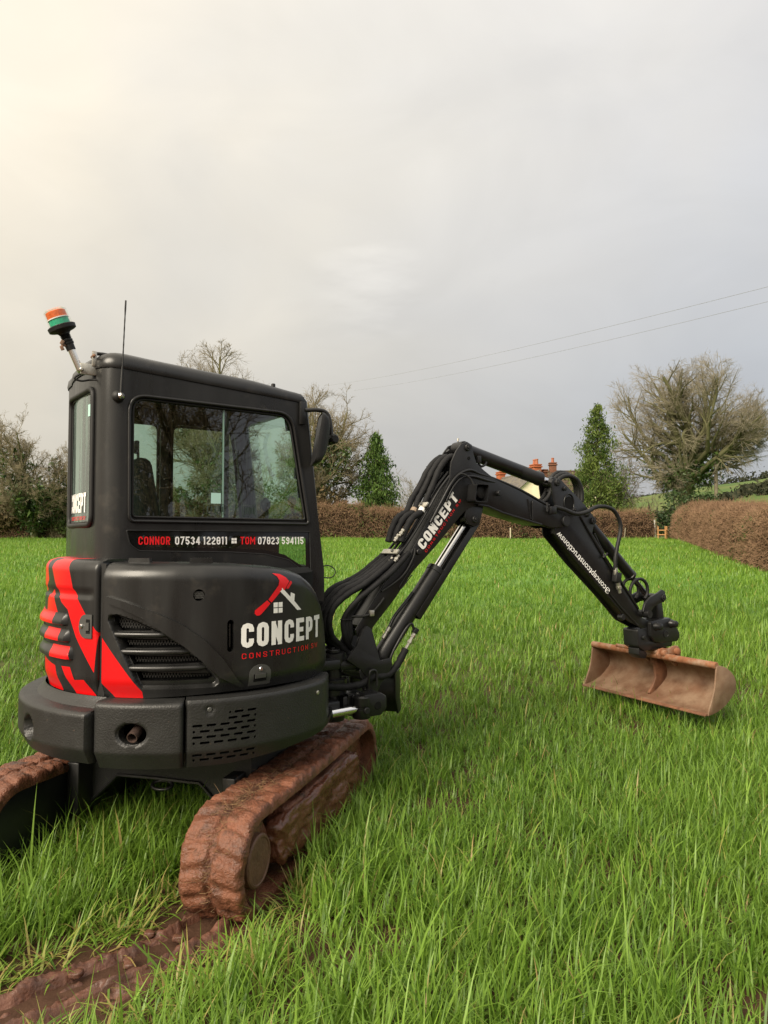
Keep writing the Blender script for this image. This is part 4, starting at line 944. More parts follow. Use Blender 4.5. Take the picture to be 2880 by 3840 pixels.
# lettering on the near side plate
bdv = Vector((.783 - .438, 0, 1.933 - 1.532)); 
bx = Vector((.671 - .372, 0, 1.881 - 1.534)); bl_ = bx.length; bx.normalize(); by = Vector((-bx.z, 0, bx.x))
b_o = Vector((.417, -W2 - .002, 1.486))
def onboom(o, ex, ey): return lambda x, y, d=0: o + ex * x + ey * y + Vector((0, -.0012 - d, 0))
lettering('lettering', 'CONCEPT', .445, .068, onboom(b_o, bx, by), WHT, boom, t=.2, gap=.10)
lettering('lettering', 'CONSTRUCTION SW', .445, .0165, onboom(b_o + by * -.026 + bx * .004, bx, by), RVT, boom, w=.66, t=.12, gap=.40, space=.5)
# ---- hydraulic lines on the boom
bxu = Vector((.58 - .137, 0, 1.848 - 1.30)).normalized(); bn = Vector((-bxu.z, 0, bxu.x))
p0_, p1_ = Vector((.20, 0, 1.395)), Vector((.60, 0, 1.93))
for k in range(6):
    y = -.062 + .025 * k; hgt = .02 + .012 * (k % 2)
    tube('hydraulic_pipe', [Vector((.205 + .018 * (k % 3), y, 1.40 + .02 * (k % 3))) + bn * hgt, Vector((.33, y, 1.53)) + bn * hgt, Vector((.46, y, 1.70)) + bn * hgt, Vector((.57, y, 1.86)) + bn * hgt, Vector((.66, y, 1.99)) + bn * (hgt - .02)], .0085, STL, boom, n=8)
tube('hydraulic_pipe', [(.47, -W2 - .006, 1.66), (.56, -W2 - .008, 1.80), (.64, -W2 - .010, 1.92), (.71, -W2 - .010, 1.985), (.80, -W2 - .008, 2.015), (.90, -W2 + .005, 1.995), (1.05, -W2 + .01, 1.965), (1.28, -W2 + .01, 1.90), (1.48, -W2 + .01, 1.825), (1.54, -W2 - .01, 1.80)], .010, STL, boom, n=8)
tube('hydraulic_pipe', [(.60, -W2 - .004, 1.80), (.66, -W2 - .008, 1.90), (.73, -W2 - .010, 1.96), (.82, -W2 - .008, 1.975), (.95, -W2 - .002, 1.955), (1.15, -W2 + .02, 1.925), (1.45, -W2 + .03, 1.83)], .009, STL, boom, n=8)
tube('orange_hose', [(.98, -.03, 1.985), (1.06, -.03, 1.962), (1.16, -.03, 1.935)], .008, mat('orange_hose_cover', (.42, .16, .05), .5), boom, n=8)
for k in range(3): tube('hydraulic_pipe', [(.93, .0 + .02 * k, 2.015), (1.10, .0 + .02 * k, 1.965), (1.30, .0 + .02 * k, 1.905), (1.56, .0 + .02 * k, 1.81)], .009, RUB, boom, n=8)
tube('cable', [(.665, -W2 - .008, 1.955), (.72, -W2 - .02, 1.985), (.775, -W2 - .04, 1.955), (.80, -W2 - .05, 1.90), (.815, -W2 - .055, 1.86)], .006, RUB, boom)
for (x, z, l) in ((.250, 1.448, .17), (.475, 1.745, .17)):
    o_ = Vector((x, -.01, z)) + bn * .05; rt_ = Matrix.Rotation(math.atan2(-bxu.z, bxu.x), 4, 'Y')
    box('pipe_clamp', o_, (.035, l, .012), ZNC, boom, rot=rt_, bevel=.003); rod('clamp_bolt', o_ + Vector((0, -.03, 0)), o_ + Vector((0, -.03, 0)) + bn * .018, .009, LTC, boom, n=6)
for k, (x, z) in enumerate(((.225, 1.40), (.205, 1.375), (.235, 1.425), (.285, 1.50), (.175, 1.34), (.27, 1.55), (.24, 1.525))):
    o_ = Vector((x, -.07 + .022 * (k % 5), z)) + bn * (.03 + .012 * (k % 2)); L_ = .05
    lathe('hose_fitting', o_, o_ + bxu * L_, [(0, .010), (.012, .010), (.013, .014), (.026, .014), (.027, .010), (.036, .010), (.037, .013), (.05, .013)], ZNC, boom, n=8, smooth=25)
tan_ = mat('tan_tape', (.32, .24, .17), .6)
# sleeved hoses: peak to clamp
for k, y in enumerate((-.03, .015, .05)):
    tube('sleeved_hose', [(.74 - .02 * k, y, 2.10), (.665 - .012 * k, y, 2.095), (.585 - .016 * k, y - .005, 2.02), (.525 - .022 * k, y, 1.90), (.475 - .03 * k, y, 1.81), (.425 - .03 * k, y - .02, 1.735), (.345 - .03 * k, y - .03, 1.69), (.29 - .025 * k, y - .03, 1.615), (.255 - .02 * k, y - .03, 1.54)], .021, HOS, boom, n=10, rfun=lambda t, i: 1 + .10 * math.sin(i * 1.7) * math.sin(i * .37))
    if k < 2: lathe('tan_tape_band', (.437 - .03 * k, y - .015, 1.752), (.420 - .03 * k, y - .018, 1.728), [(0, .0235), (.026, .0235)], WHT if k == 0 else tan_, boom, n=10)
    tube('zip_tie', [(.60 - .016 * k + .024 * math.cos(a), y + .024 * math.sin(a), 2.035) for a in [j * math.pi / 5 for j in range(10)]], .003, RUB, boom, n=5, sub=0, closed=True)
# sleeved hoses: clamp down and round into the swing post
for k in range(7):
    y = -.05 + .030 * k; q = .018 * (k % 3); yy = y * .8
    tube('sleeved_hose', [(.21 + q, y, 1.43 + q), (.10 - q, y - .01, 1.355 - .3 * q), (-.02 - q, y - .02, 1.285 + .2 * q), (-.12 - 1.2 * q, yy - .02, 1.235 + .6 * q), (-.215 - 1.0 * q, yy - .02, 1.165), (-.25 - .8 * q, yy - .02, 1.08), (-.225 - .5 * q, yy * .8 - .02, .99), (-.16, yy * .6, .935 - .02 * (k % 2)), (-.11 - .02 * k, yy * .5, .89)], .019 + .003 * (k % 2), HOS, boom, n=10, rfun=lambda t, i: 1 + .09 * math.sin(i * 2.1) * math.sin(i * .41))
for k in range(3):
    tube('sleeved_hose', [(.30 - .02 * k, -W2 - .01 + .03 * k, 1.475 - .01 * k), (.18, -W2 - .02 + .03 * k, 1.37), (.04, -W2 - .02 + .03 * k, 1.275), (-.08 + .015 * k, -W2 - .01 + .02 * k, 1.19), (-.145 + .02 * k, -.05, 1.09), (-.14 + .02 * k, -.05, .99), (-.10, -.03, .93), (-.05, -.02, .89)], .017, HOS, boom, n=10)
    tube('zip_tie', [(-.145 + .02 * k + .022 * math.cos(a), -.05 + .022 * math.sin(a), 1.085) for a in [j * math.pi / 5 for j in range(10)]], .003, RUB, boom, n=5, sub=0, closed=True)
tube('hydraulic_pipe', [(.345, -W2 - .014, 1.50), (.33, -W2 - .014, 1.44), (.25, -W2 - .012, 1.33), (.10, -W2 - .008, 1.24)], .007, RUB, boom)
tube('cable', [(-.10, -.06, 1.10), (-.02, -.08, 1.10), (.03, -.085, 1.12), (.09, -.08, 1.17), (.12, -.075, 1.20)], .008, RUB, boom); box('cable_clip', (.025, -.085, 1.115), (.03, .02, .035), ZNC, boom)
# ---- boom cylinder (lift) with rod guard
c0, c1 = Vector((.115, 0, .795)), Vector((.845, 0, 1.690)); cd = (c1 - c0).normalized(); cn = Vector((cd.z, 0, -cd.x))
cy = lathe('boom_cylinder', c0, c1, [(0, .03), (.03, .052), (.06, .055), (.70, .055), (.703, .059), (.735, .059), (.738, .05), (.745, .04)], STL, EX, 'B', n=28); cy['label'] = 'boom lift cylinder with bright chrome rod'
rod('cylinder_rod', c0 + cd * .74, c1 - cd * .02, .027, CHR, cy, n=22)
rod('rod_end', c1 - Vector((0, .03, 0)), c1 + Vector((0, .03, 0)), .045, STL, cy)
g0, g1 = c1 + cn * .045 + cd * .0, c0 + cd * .40 + cn * .082
bm = bmesh.new()
for off, wd, th in ((.075, .11, .008),):
    M_ = Matrix.Translation((g0 + g1) / 2 + cn * .0) @ Matrix.Rotation(-math.atan2(cd.z, cd.x), 4, 'Y'); bm_box(bm, (0, 0, 0), ((g1 - g0).length + .03, wd, th), M_, .002)
    for sy in (-1, 1): bm_box(bm, M_.to_3x3() @ Vector((0, sy * wd / 2, .02)) + (g0 + g1) / 2, ((g1 - g0).length + .03, .007, .045), Matrix.Rotation(-math.atan2(cd.z, cd.x), 4, 'Y'), .002)
bmobj('rod_guard', bm, STL, cy, None, 35)
tube('cylinder_pipe', [c0 + cd * .50 - cn * .055, c0 + cd * .40 - cn * .075 + Vector((0, -.02, 0)), c0 + cd * .30 - cn * .085 + Vector((0, -.02, 0)), c0 + cd * .22 - cn * .075 + Vector((0, -.02, 0))], .011, STL, cy)
lathe('hose_fitting', c0 + cd * .22 - cn * .075 + Vector((0, -.02, 0)), c0 + cd * .10 - cn * .07 + Vector((0, -.02, 0)), [(0, .014), (.03, .014), (.031, .010), (.05, .010), (.051, .013), (.08, .013)], ZNC, cy, n=8)
tube('cylinder_pipe', [c0 + cd * .30 + Vector((0, -.075, 0)) + cn * .05, c0 + cd * .315 + Vector((0, -.075, 0)) + cn * .01, c0 + cd * .25 + Vector((0, -.072, 0)), c0 + cd * .12 + Vector((0, -.068, 0)) + cn * .01, c0 + cd * .04 + Vector((0, -.065, 0)) + cn * .03], .009, STL, cy)
box('elbow_block', c0 + cd * .30 + cn * .065 + Vector((0, -.075, 0)), (.035, .03, .03), RUB, cy, rot=Matrix.Rotation(-math.atan2(cd.z, cd.x), 4, 'Y'))
lathe('hose_fitting', c0 + cd * .285 + cn * .07 + Vector((0, -.075, 0)), c0 + cd * .17 + cn * .075 + Vector((0, -.075, 0)), [(0, .010), (.01, .015), (.03, .015), (.031, .011), (.055, .011), (.056, .016), (.072, .016), (.073, .010), (.12, .010)], ZNC, cy, n=8, smooth=25)
tube('sleeved_hose', [c0 + cd * .17 + cn * .075 + Vector((0, -.075, 0)), c0 + cd * .06 + cn * .08 + Vector((0, -.08, 0)), c0 + cd * -.03 + cn * .05 + Vector((0, -.09, 0)), (.02, -.10, .735), (-.06, -.10, .705), (-.18, -.09, .70), (-.30, -.06, .715)], .022, HOS, cy, n=10, rfun=lambda t, i: 1 + .08 * math.sin(i * 2.3))
pin(.115, .795, cy, r=.022, hw=.085)
# ---- swing post (casting between house and boom)
sp_ = fillet([(-.05, 1.02), (-.018, 1.045), (.016, 1.02), (.045, .93), (.075, .83), (.15, .84), (.165, .80), (.14, .755), (.085, .70), (.06, .655), (.07, .59), (.04, .545), (-.05, .525), (-.15, .535), (-.15, .655), (-.02, .665), (-.02, .74), (-.06, .79), (-.16, .855), (-.13, .89), (-.09, .93)], .012)
post = plate('swing_post', sp_, -.105, -.082, STL, EX, 'B', .004); post['label'] = 'cast black swing post carrying the boom'
plate('post_side', sp_, .082, .105, STL, post, None, .004)
rod('post_tube', (-.02, -.10, .77), (-.02, .10, .77), .05, STL, post)
lathe('post_hub', (-.20, 0, .50), (-.20, 0, .90), [(0, .075), (.04, .085), (.06, .085), (.065, .055), (.15, .055), (.155, .09), (.24, .09), (.245, .06), (.33, .06), (.335, .085), (.39, .085), (.40, .05)], STL, post, n=26, smooth=30)
box('post_web', (-.09, 0, .60), (.18, .20, .10), STL, post, bevel=.02); box('post_web', (-.09, 0, .82), (.20, .17, .06), STL, post, bevel=.02)
rod('post_cap', (-.21, -.03, .895), (-.21, -.03, .915), .045, STL, post); rod('post_bolt', (-.21, -.03, .91), (-.21, -.03, .925), .015, RUB, post, n=6)
box('house_bracket', (-.36, 0, .84), (.30, .26, .06), STL, post, bevel=.015); box('house_bracket', (-.36, 0, .60), (.30, .26, .07), STL, post, bevel=.015)
# swing cylinder and its eye
rod('swing_rod', (-.32, -.155, .575), (-.10, -.15, .580), .025, CHR, post, n=20)
lathe('rod_eye', (-.085, -.15, .525), (-.085, -.15, .655), [(0, .05), (.01, .055), (.055, .055), (.06, .048), (.07, .048), (.075, .055), (.12, .055), (.13, .045)], STL, post, n=20)
rod('eye_pin', (-.085, -.20, .575), (-.085, -.215, .575), .020, RUB, post)
bm = bmesh.new(); bm_plate(bm, fillet([(-.10, .535), (.02, .535), (.06, .57), (.06, .64), (.02, .665), (-.10, .665)], .02), -.20, -.10, .01); bmobj('post_lug', bm, STL, post, None, 35)
rod('lug_slot', (-.005, -.203, .595), (-.005, -.195, .595), .024, DRK, post)
tube('hose_guard', [(-.02, -.12, .66), (-.02, -.13, .76), (.0, -.13, .785), (.03, -.13, .77), (.035, -.13, .69)], .008, STL, post)
rod('swing_cylinder', (-.75, -.16, .57), (-.30, -.155, .575), .045, STL, post)
# ================================================================== ARM
arm_poly = [(1.582, 1.969), (1.600, 1.995), (1.645, 2.003), (1.690, 1.990), (1.718, 1.970), (1.93, 1.824), (1.998, 1.768), (2.048, 1.720), (2.056, 1.683), (2.035, 1.650), (2.012, 1.584), (2.165, 1.412), (2.306, 1.262), (2.543, 1.016), (2.60, .93), (2.74, .885), (2.752, .845), (2.715, .815), (2.60, .845), (2.428, .915), (2.178, 1.128), (1.856, 1.379), (1.62, 1.588), (1.61, 1.66), (1.65, 1.74), (1.604, 1.848)]
hexh = [(1.775 + .055 * math.cos(a), 1.835 + .055 * math.sin(a)) for a in [k * math.pi / 4 + .3 for k in range(8)]]
arm = plate('arm', [(1.66, 1.74), (1.93, 1.78), (2.0, 1.60), (2.15, 1.40), (2.30, 1.25), (2.54, 1.0), (2.60, .90), (2.44, .93), (2.19, 1.14), (1.87, 1.39), (1.66, 1.60)], -.052, .052, STL, EX, 'B', .004)
arm['label'] = 'straight black dipper arm with white web address lettering'
for y0, y1 in ((-.066, -.052), (.052, .066)): plate('arm_side_plate', arm_poly, y0, y1, STL, arm, None, .003)
plate('arm_top_strip', [(1.99, 1.60), (2.16, 1.405), (2.31, 1.25), (2.545, 1.0), (2.555, 1.012), (2.32, 1.263), (2.17, 1.418), (2.0, 1.612)], -.075, .075, STL, arm, None, .003)
for x, z, r in ((1.640, 1.972, .026), (2.025, 1.697, .026), (1.715, 1.93, .016), (1.815, 1.775, .020), (1.96, 1.74, .016)): pin(x, z, arm, r=r, hw=.082)
rod('plate_opening', (1.765, -.0675, 1.825), (1.765, -.060, 1.825), .052, DRK, arm, n=8)
tube('opening_rim', [(1.765 + .053 * math.cos(a), -.068, 1.825 + .068 * math.sin(a)) for a in [k * math.pi / 6 for k in range(12)]], .005, STL, arm, n=6, sub=2, closed=True)
for k in range(3): tube('arm_pipe', [(2.18 + .02 * k, -.068 - .004, 1.16 - .018 * k), (2.32 + .02 * k, -.072, 1.04 - .018 * k), (2.50 + .02 * k, -.072, .905 - .016 * k)], .006, STL, arm, n=6, sub=2)
tube('arm_pipe', [(1.88, -.07, 1.73), (2.03, -.07, 1.55), (2.15, -.07, 1.41), (2.30, -.07, 1.25)], .007, STL, arm, n=6, sub=2)
rod('arm_boss', (2.36, -.03, .95), (2.36, -.075, .95), .025, STL, arm)
# web-address lettering in rounded italic type, running down the lower edge
def text_mesh(name, s, size, fm, m, parent, shear=.18, bold=.016, sx=1.0):
    cu = bpy.data.curves.new(name, 'FONT'); cu.body = s; cu.size = 1.0; cu.shear = shear; cu.offset = bold; cu.resolution_u = 3
    o = bpy.data.objects.new(name, cu); COL.objects.link(o); bpy.context.view_layer.update()
    dg = bpy.context.evaluated_depsgraph_get(); me = bpy.data.meshes.new_from_object(o.evaluated_get(dg)); bpy.data.objects.remove(o); bpy.data.curves.remove(cu)
    xs = [v.co.x for v in me.vertices]; x0, x1 = min(xs), max(xs)
    for v in me.vertices: v.co = fm((v.co.x - x0) / (x1 - x0) * sx, v.co.y * size)
    me.materials.clear(); return link(name, me, m, parent)
ta, tb = Vector((2.178, 0, 1.155)), Vector((1.635, 0, 1.595))
tex = (tb - ta).normalized(); tey = Vector((tex.z, 0, -tex.x)); tey = -tey if tey.z > 0 else tey
TW = (tb - ta).length
text_mesh('web_lettering', 'conceptconstructionsw', .072, lambda x, y: ta + tex * (x + .035) + tey * (y - .030) + Vector((0, -.0685, 0)), WHT, arm, sx=TW - .03)
pq = [ta + tex * a_ + tey * b_ + Vector((0, -.0685, 0)) for a_, b_ in ((-.012, -.026), (.02, -.026), (.02, .008), (-.012, .008))]
tube('camera_mark', pq, .003, WHT, arm, n=5, sub=3, closed=True); pc = sum(pq, Vector()) / 4
tube('camera_mark', [pc + tex * .008 * math.cos(a) + tey * .008 * math.sin(a) for a in [k * math.pi / 5 for k in range(10)]], .002, WHT, arm, n=5, sub=0, closed=True)
# ---- arm cylinder on top of the boom
a0, a1 = Vector((.784, 0, 2.166)), Vector((1.640, 0, 1.972)); ad_ = (a1 - a0).normalized()
ac = lathe('arm_cylinder', a0, a1, [(0, .045), (.02, .048), (.55, .048), (.552, .045), (.556, .048), (.735, .048), (.742, .052), (.765, .052), (.775, .04)], STL, EX, 'B', n=28); ac['label'] = 'thick black arm cylinder on top of the boom'
rod('cylinder_rod', a0 + ad_ * .77, a1 - ad_ * .03, .027, CHR, ac, n=22); rod('rod_end', a1 - Vector((0, .04, 0)), a1 + Vector((0, .04, 0)), .042, STL, ac); rod('cylinder_end', a0 - Vector((0, .05, 0)), a0 + Vector((0, .05, 0)), .046, STL, ac)
tube('cylinder_pipe', [(.70, .03, 2.15), (.735, .03, 2.12), (.80, .04, 2.085)], .014, STL, ac); rod('grease_nipple', (.765, 0, 2.21), (.768, 0, 2.235), .006, ZNC, ac, n=8)
box('pipe_stub', (.905, -.045, 2.095), (.03, .03, .05), STL, ac); tube('cylinder_pipe', [(.905, -.045, 2.07), (.93, -.045, 2.05), (.97, -.04, 2.065), (.99, -.03, 2.085)], .009, STL, ac)
# ---- bucket cylinder on the arm
k0, k1 = Vector((2.025, 0, 1.697)), Vector((2.800, 0, 1.060)); kd = (k1 - k0).normalized()
kc = lathe('bucket_cylinder', k0, k1, [(0, .035), (.05, .043), (.66, .043), (.663, .047), (.685, .047), (.69, .035)], STL, EX, 'B', n=26); kc['label'] = 'black bucket cylinder lying along the arm'
rod('cylinder_rod', k0 + kd * .68, k1, .022, mat('oiled_rod', (.12, .12, .12), .2, metal=.9), kc, n=20)
# ---- hoses on the arm
tube('arm_hose', [(1.575, -W2 - .03, 1.79), (1.66, -W2 - .035, 1.775), (1.78, -W2 - .04, 1.745), (1.90, -W2 - .04, 1.76), (2.02, -W2 - .03, 1.80), (2.14, -W2 - .025, 1.805), (2.24, -W2 - .02, 1.775), (2.30, -W2 - .02, 1.70), (2.31, -W2 - .02, 1.62), (2.27, -W2 - .02, 1.50), (2.245, -W2 - .02, 1.40), (2.245, -W2 - .02, 1.315)], .0155, RUB, arm, n=10, rfun=lambda t, i: 1.05 if i % 2 else .95)
lathe('hose_fitting', (2.245, -W2 - .02, 1.34), (2.25, -W2 - .02, 1.27), [(0, .015), (.02, .018), (.05, .018), (.07, .014)], ZNC, arm, n=10)
box('valve_block', (2.26, -W2 - .02, 1.265), (.06, .045, .075), RUB, arm, rot=Matrix.Rotation(R(10), 4, 'Y'))
lathe('quick_coupler', (2.27, -W2 - .02, 1.225), (2.30, -W2 - .02, 1.13), [(0, .017), (.03, .017), (.031, .021), (.05, .021), (.051, .015), (.085, .013)], ZNC, arm, n=12, smooth=25)
for y, dz in ((-.03, 0), (0, .015), (.03, .03)): tube('arm_hose', [(1.62, y, 1.90), (1.70, y, 2.0 + dz), (1.80, y, 2.03 + dz), (1.90, y, 2.0 + dz), (1.945, y, 1.92 + dz), (1.945, y, 1.84)], .017, RUB, arm, n=10, rfun=lambda t, i: 1.05 if i % 2 else .95)
for y in (-.02, .03): tube('arm_hose', [(1.44, y, 1.83), (1.52, y, 1.82), (1.60, y, 1.87), (1.64, y, 1.95)], .016, RUB, arm, n=10)
for q in (0, .05): tube('arm_hose', [(2.49 - q * .6, -.05 + q, 1.06), (2.475 - q * .6, -.05 + q, 1.155), (2.53 - q, -.05 + q, 1.225), (2.62 - q, -.05 + q, 1.238), (2.685 - q, -.05 + q, 1.19), (2.69 - q, -.05 + q, 1.12), (2.66 - q, -.05 + q, 1.08)], .013, RUB, arm, n=10, rfun=lambda t, i: 1.05 if i % 2 else .95)
tube('arm_hose', [(2.05, -.06, 1.60), (2.10, -.06, 1.52), (2.14, -.07, 1.45), (2.12, -.085, 1.42), (2.16, -.09, 1.45)], .008, RUB, arm)
# ---- linkage and quick hitch
la = fillet([(2.560, .985), (2.585, 1.045), (2.655, 1.095), (2.755, 1.125), (2.810, 1.150), (2.848, 1.135), (2.858, 1.085), (2.835, 1.048), (2.775, 1.040), (2.700, 1.015), (2.645, .965), (2.630, .935), (2.590, .935)], .012)
lk = plate('tipping_link', la, -.105, -.085, STL, EX, 'B', .004); plate('link_plate', la, .085, .105, STL, lk, None, .004)
pin(2.605, .965, lk, r=.030, hw=.115); pin(2.822, 1.085, lk, r=.028, hw=.115)
plate('pull_link', fillet([(2.775, 1.09), (2.86, 1.09), (2.885, .97), (2.90, .86), (2.84, .84), (2.80, .95)], .02), -.06, .06, STL, lk, None, .006)
lathe('link_eye', (2.60, -.14, .965), (2.60, -.10, .965), [(0, .03), (.04, .03)], STL, lk)
hit = plate('quick_hitch', fillet([(2.665, .90), (2.735, .905), (2.93, .915), (2.98, .87), (3.05, .79), (3.055, .745), (3.02, .715), (2.80, .715), (2.72, .735), (2.67, .78)], .025), -.095, .095, STL, EX, 'B', .012); hit['label'] = 'black quick hitch block above the bucket'
for x_, z_ in ((2.733, .858), (2.935, .866)):
    lathe('hitch_pin', (x_, -.15, z_), (x_, .15, z_), [(0, .018), (.006, .026), (.04, .029), (.05, .036), (.25, .036), (.26, .029), (.294, .026), (.30, .018)], STL, hit)
lathe('cast_badge', (2.86, -.096, .785), (2.86, -.102, .785), [(0, .030), (.003, .030), (.004, .025), (.002, .024)], STL, hit, n=24)
plate('hitch_base', fillet([(2.53, .845), (2.66, .85), (2.70, .74), (2.99, .73), (2.98, .675), (2.62, .665), (2.54, .71)], .02), -.07, .07, STL, hit, None, .008)
rod('base_bolt', (2.60, -.088, .775), (2.60, -.068, .775), .018, STL, hit, n=10)
plate('hitch_hook', fillet([(2.57, .69), (2.64, .69), (2.68, .63), (2.66, .60), (2.61, .605), (2.57, .64)], .01), -.05, .05, STL, hit, None, .005)

# ================================================================== BUCKET (frame K: x away from the machine, y along the width (left +), z up)
L2 = .632
outer = [(.0, .613), (.05, .608), (.095, .594), (.150, .560), (.190, .520), (.209, .475), (.205, .425), (.180, .388), (.130, .345), (.075, .310), (.0, .278), (-.07, .262), (-.115, .258)]
innr = [(x - .012 * (1 if z > .4 else .5), z + (.012 if z < .42 else -.002)) for x, z in outer]
def shell(pl_o, pl_i, y0, y1, name, m, parent, ny=10, frame=None):
    V, F = [], []; ys = np.linspace(y0, y1, ny + 1); n = len(pl_o)
    for y in ys:
        for x, z in pl_o: V.append((x, y, z + .002 * fbm(x * 8, y * 8)))
        for x, z in pl_i: V.append((x, y, z + .003 * fbm(x * 9, y * 5, 3)))
    m2 = 2 * n
    for i in range(ny):
        for k in range(n - 1):
            F.append((i * m2 + k, i * m2 + k + 1, (i + 1) * m2 + k + 1, (i + 1) * m2 + k)); F.append((i * m2 + n + k + 1, i * m2 + n + k, (i + 1) * m2 + n + k, (i + 1) * m2 + n + k + 1))
        F.append((i * m2 + n - 1, i * m2 + m2 - 1, (i + 1) * m2 + m2 - 1, (i + 1) * m2 + n - 1)); F.append((i * m2 + n, i * m2, (i + 1) * m2, (i + 1) * m2 + n))
    return obj(name, V, F, m, parent, frame, smooth=40, fix=True)
bk = shell(outer, innr, -L2, L2, 'bucket', RST, EX, 14, 'K'); bk['label'] = 'wide rusty brown grading bucket'
sidep = outer + [(-.10, .30), (-.06, .385), (-.035, .45), (-.022, .52), (-.012, .60)]
for y in (-L2 - .006, L2 - .008): plate('bucket_side', sidep, y, y + .014, RST, bk, None, .003)
rib = outer[:-2] + [(-.02, .30), (.03, .355), (.065, .42), (.055, .50), (.02, .57)]
plate('bucket_rib', rib, -.012, .012, RSD, bk, None, .003)
rod('lip_tube', (-.004, -L2, .615), (-.004, L2, .615), .027, RSB, bk, n=18)
plate('cutting_edge', [(-.115, .258), (-.140, .256), (-.140, .262), (-.115, .273)], -L2, L2, RSD, bk, None, .001)
for y in (-.150, .128):
    plate('bucket_ear', fillet([(-.06, .60), (-.075, .635), (-.05, .675), (.0, .682), (.06, .672), (.12, .690), (.165, .690), (.20, .65), (.19, .57), (.15, .52), (.05, .59), (-.01, .60)], .015), y, y + .022, RSB, bk, None, .004)
for x, z in ((-.015, .643), (.135, .648)):
    lathe('ear_pin', (x, -.185, z), (x, .185, z), [(0, .018), (.005, .027), (.030, .029), (.032, .019), (.338, .019), (.340, .029), (.365, .027), (.37, .018)], RSB, bk)
rod('ear_collar', (-.015, -.04, .643), (-.015, .34, .643), .016, RSB, bk)
# ================================================================== TERRAIN
def gz(x, y):
    """ground height: level round the machine, rising gently to the far hedge"""
    t = y - 3.4
    s = 0.5 * (t + math.sqrt(t * t + .8)) * .045
    s = min(s, 1.66 - .05 * math.exp(-max(0, y - 34) * .1)) if y > 30 else s
    return s
def gzv(x, y):
    t = y - 3.4; s = .5 * (t + np.sqrt(t * t + .8)) * .045
    s = np.where(y > 30, np.minimum(s, 1.66 - .05 * np.exp(-np.maximum(0, y - 34) * .1)), s)
    return s + .012 * np.sin(x * 1.3 + y * .7) * np.sin(y * 1.1 - x * .4)
def axis(a, b, fine0, fine1, n1, n2):
    l = np.concatenate([-np.geomspace(1, fine0 - a + 1, n2)[::-1] + 1 + fine0, np.linspace(fine0, fine1, n1)[1:-1], np.geomspace(1, b - fine1 + 1, n2) - 1 + fine1]); return np.unique(l)
gx = axis(-2500, 2500, -9, 9, 91, 34); gy = axis(-1500, 3000, -3, 14, 86, 36)
GX, GY = np.meshgrid(gx, gy, indexing='ij'); GZ = gzv(GX, GY)
nx, ny = GX.shape
V = np.stack([GX, GY, GZ], -1).reshape(-1, 3); idx = np.arange(nx * ny).reshape(nx, ny)
F = np.stack([idx[:-1, :-1], idx[1:, :-1], idx[1:, 1:], idx[:-1, 1:]], -1).reshape(-1, 4)
SOIL = mat('field_soil', (.085, .040, .022), .6, .4, var=.35, vscale=5, col2=(.060, .075, .018), c2lo=.42, c2hi=.58, c2scale=2.5, bump=.6, bscale=12, bdet=8, dist=.04, rvar=.15)
# beyond the blades the pasture reads as a green sheet: mix by distance along the field, in the soil's own colour
FIELD = bpy.data.materials.new('pasture'); FIELD.use_nodes = True
n_ = FIELD.node_tree; b_ = n_.nodes['Principled BSDF']; b_.inputs['Roughness'].default_value = .75; b_.inputs['Specular IOR Level'].default_value = .2
tc = n_.nodes.new('ShaderNodeTexCoord'); sx = n_.nodes.new('ShaderNodeSeparateXYZ'); n_.links.new(tc.outputs['Object'], sx.inputs[0])
mr = n_.nodes.new('ShaderNodeMapRange'); mr.inputs[1].default_value = 6; mr.inputs[2].default_value = 13; n_.links.new(sx.outputs['Y'], mr.inputs[0])
na = n_.nodes.new('ShaderNodeTexNoise'); na.inputs['Scale'].default_value = 3; na.inputs['Detail'].default_value = 8; n_.links.new(tc.outputs['Object'], na.inputs[0])
c1 = n_.nodes.new('ShaderNodeValToRGB'); c1.color_ramp.elements[0].color = (.045, .022, .013, 1); c1.color_ramp.elements[1].color = (.078, .040, .024, 1); n_.links.new(na.outputs[0], c1.inputs[0])
nb = n_.nodes.new('ShaderNodeTexNoise'); nb.inputs['Scale'].default_value = .8; nb.inputs['Detail'].default_value = 10; n_.links.new(tc.outputs['Object'], nb.inputs[0])
c2 = n_.nodes.new('ShaderNodeValToRGB'); c2.color_ramp.elements[0].color = (.075, .165, .022, 1); c2.color_ramp.elements[1].color = (.125, .25, .036, 1); c2.color_ramp.elements[0].position = .35; c2.color_ramp.elements[1].position = .65; n_.links.new(nb.outputs[0], c2.inputs[0])
mx = n_.nodes.new('ShaderNodeMix'); mx.data_type = 'RGBA'; n_.links.new(mr.outputs[0], mx.inputs[0]); n_.links.new(c1.outputs[0], mx.inputs[6]); n_.links.new(c2.outputs[0], mx.inputs[7]); n_.links.new(mx.outputs[2], b_.inputs['Base Color'])
bp = n_.nodes.new('ShaderNodeBump'); bp.inputs['Strength'].default_value = .6; bp.inputs['Distance'].default_value = .03; nc = n_.nodes.new('ShaderNodeTexNoise'); nc.inputs['Scale'].default_value = 14; nc.inputs['Detail'].default_value = 8
n_.links.new(tc.outputs['Object'], nc.inputs[0]); n_.links.new(nc.outputs[0], bp.inputs['Height']); n_.links.new(bp.outputs[0], b_.inputs['Normal'])
tag(obj('ground', V, F, FIELD, smooth=True), kind='structure')

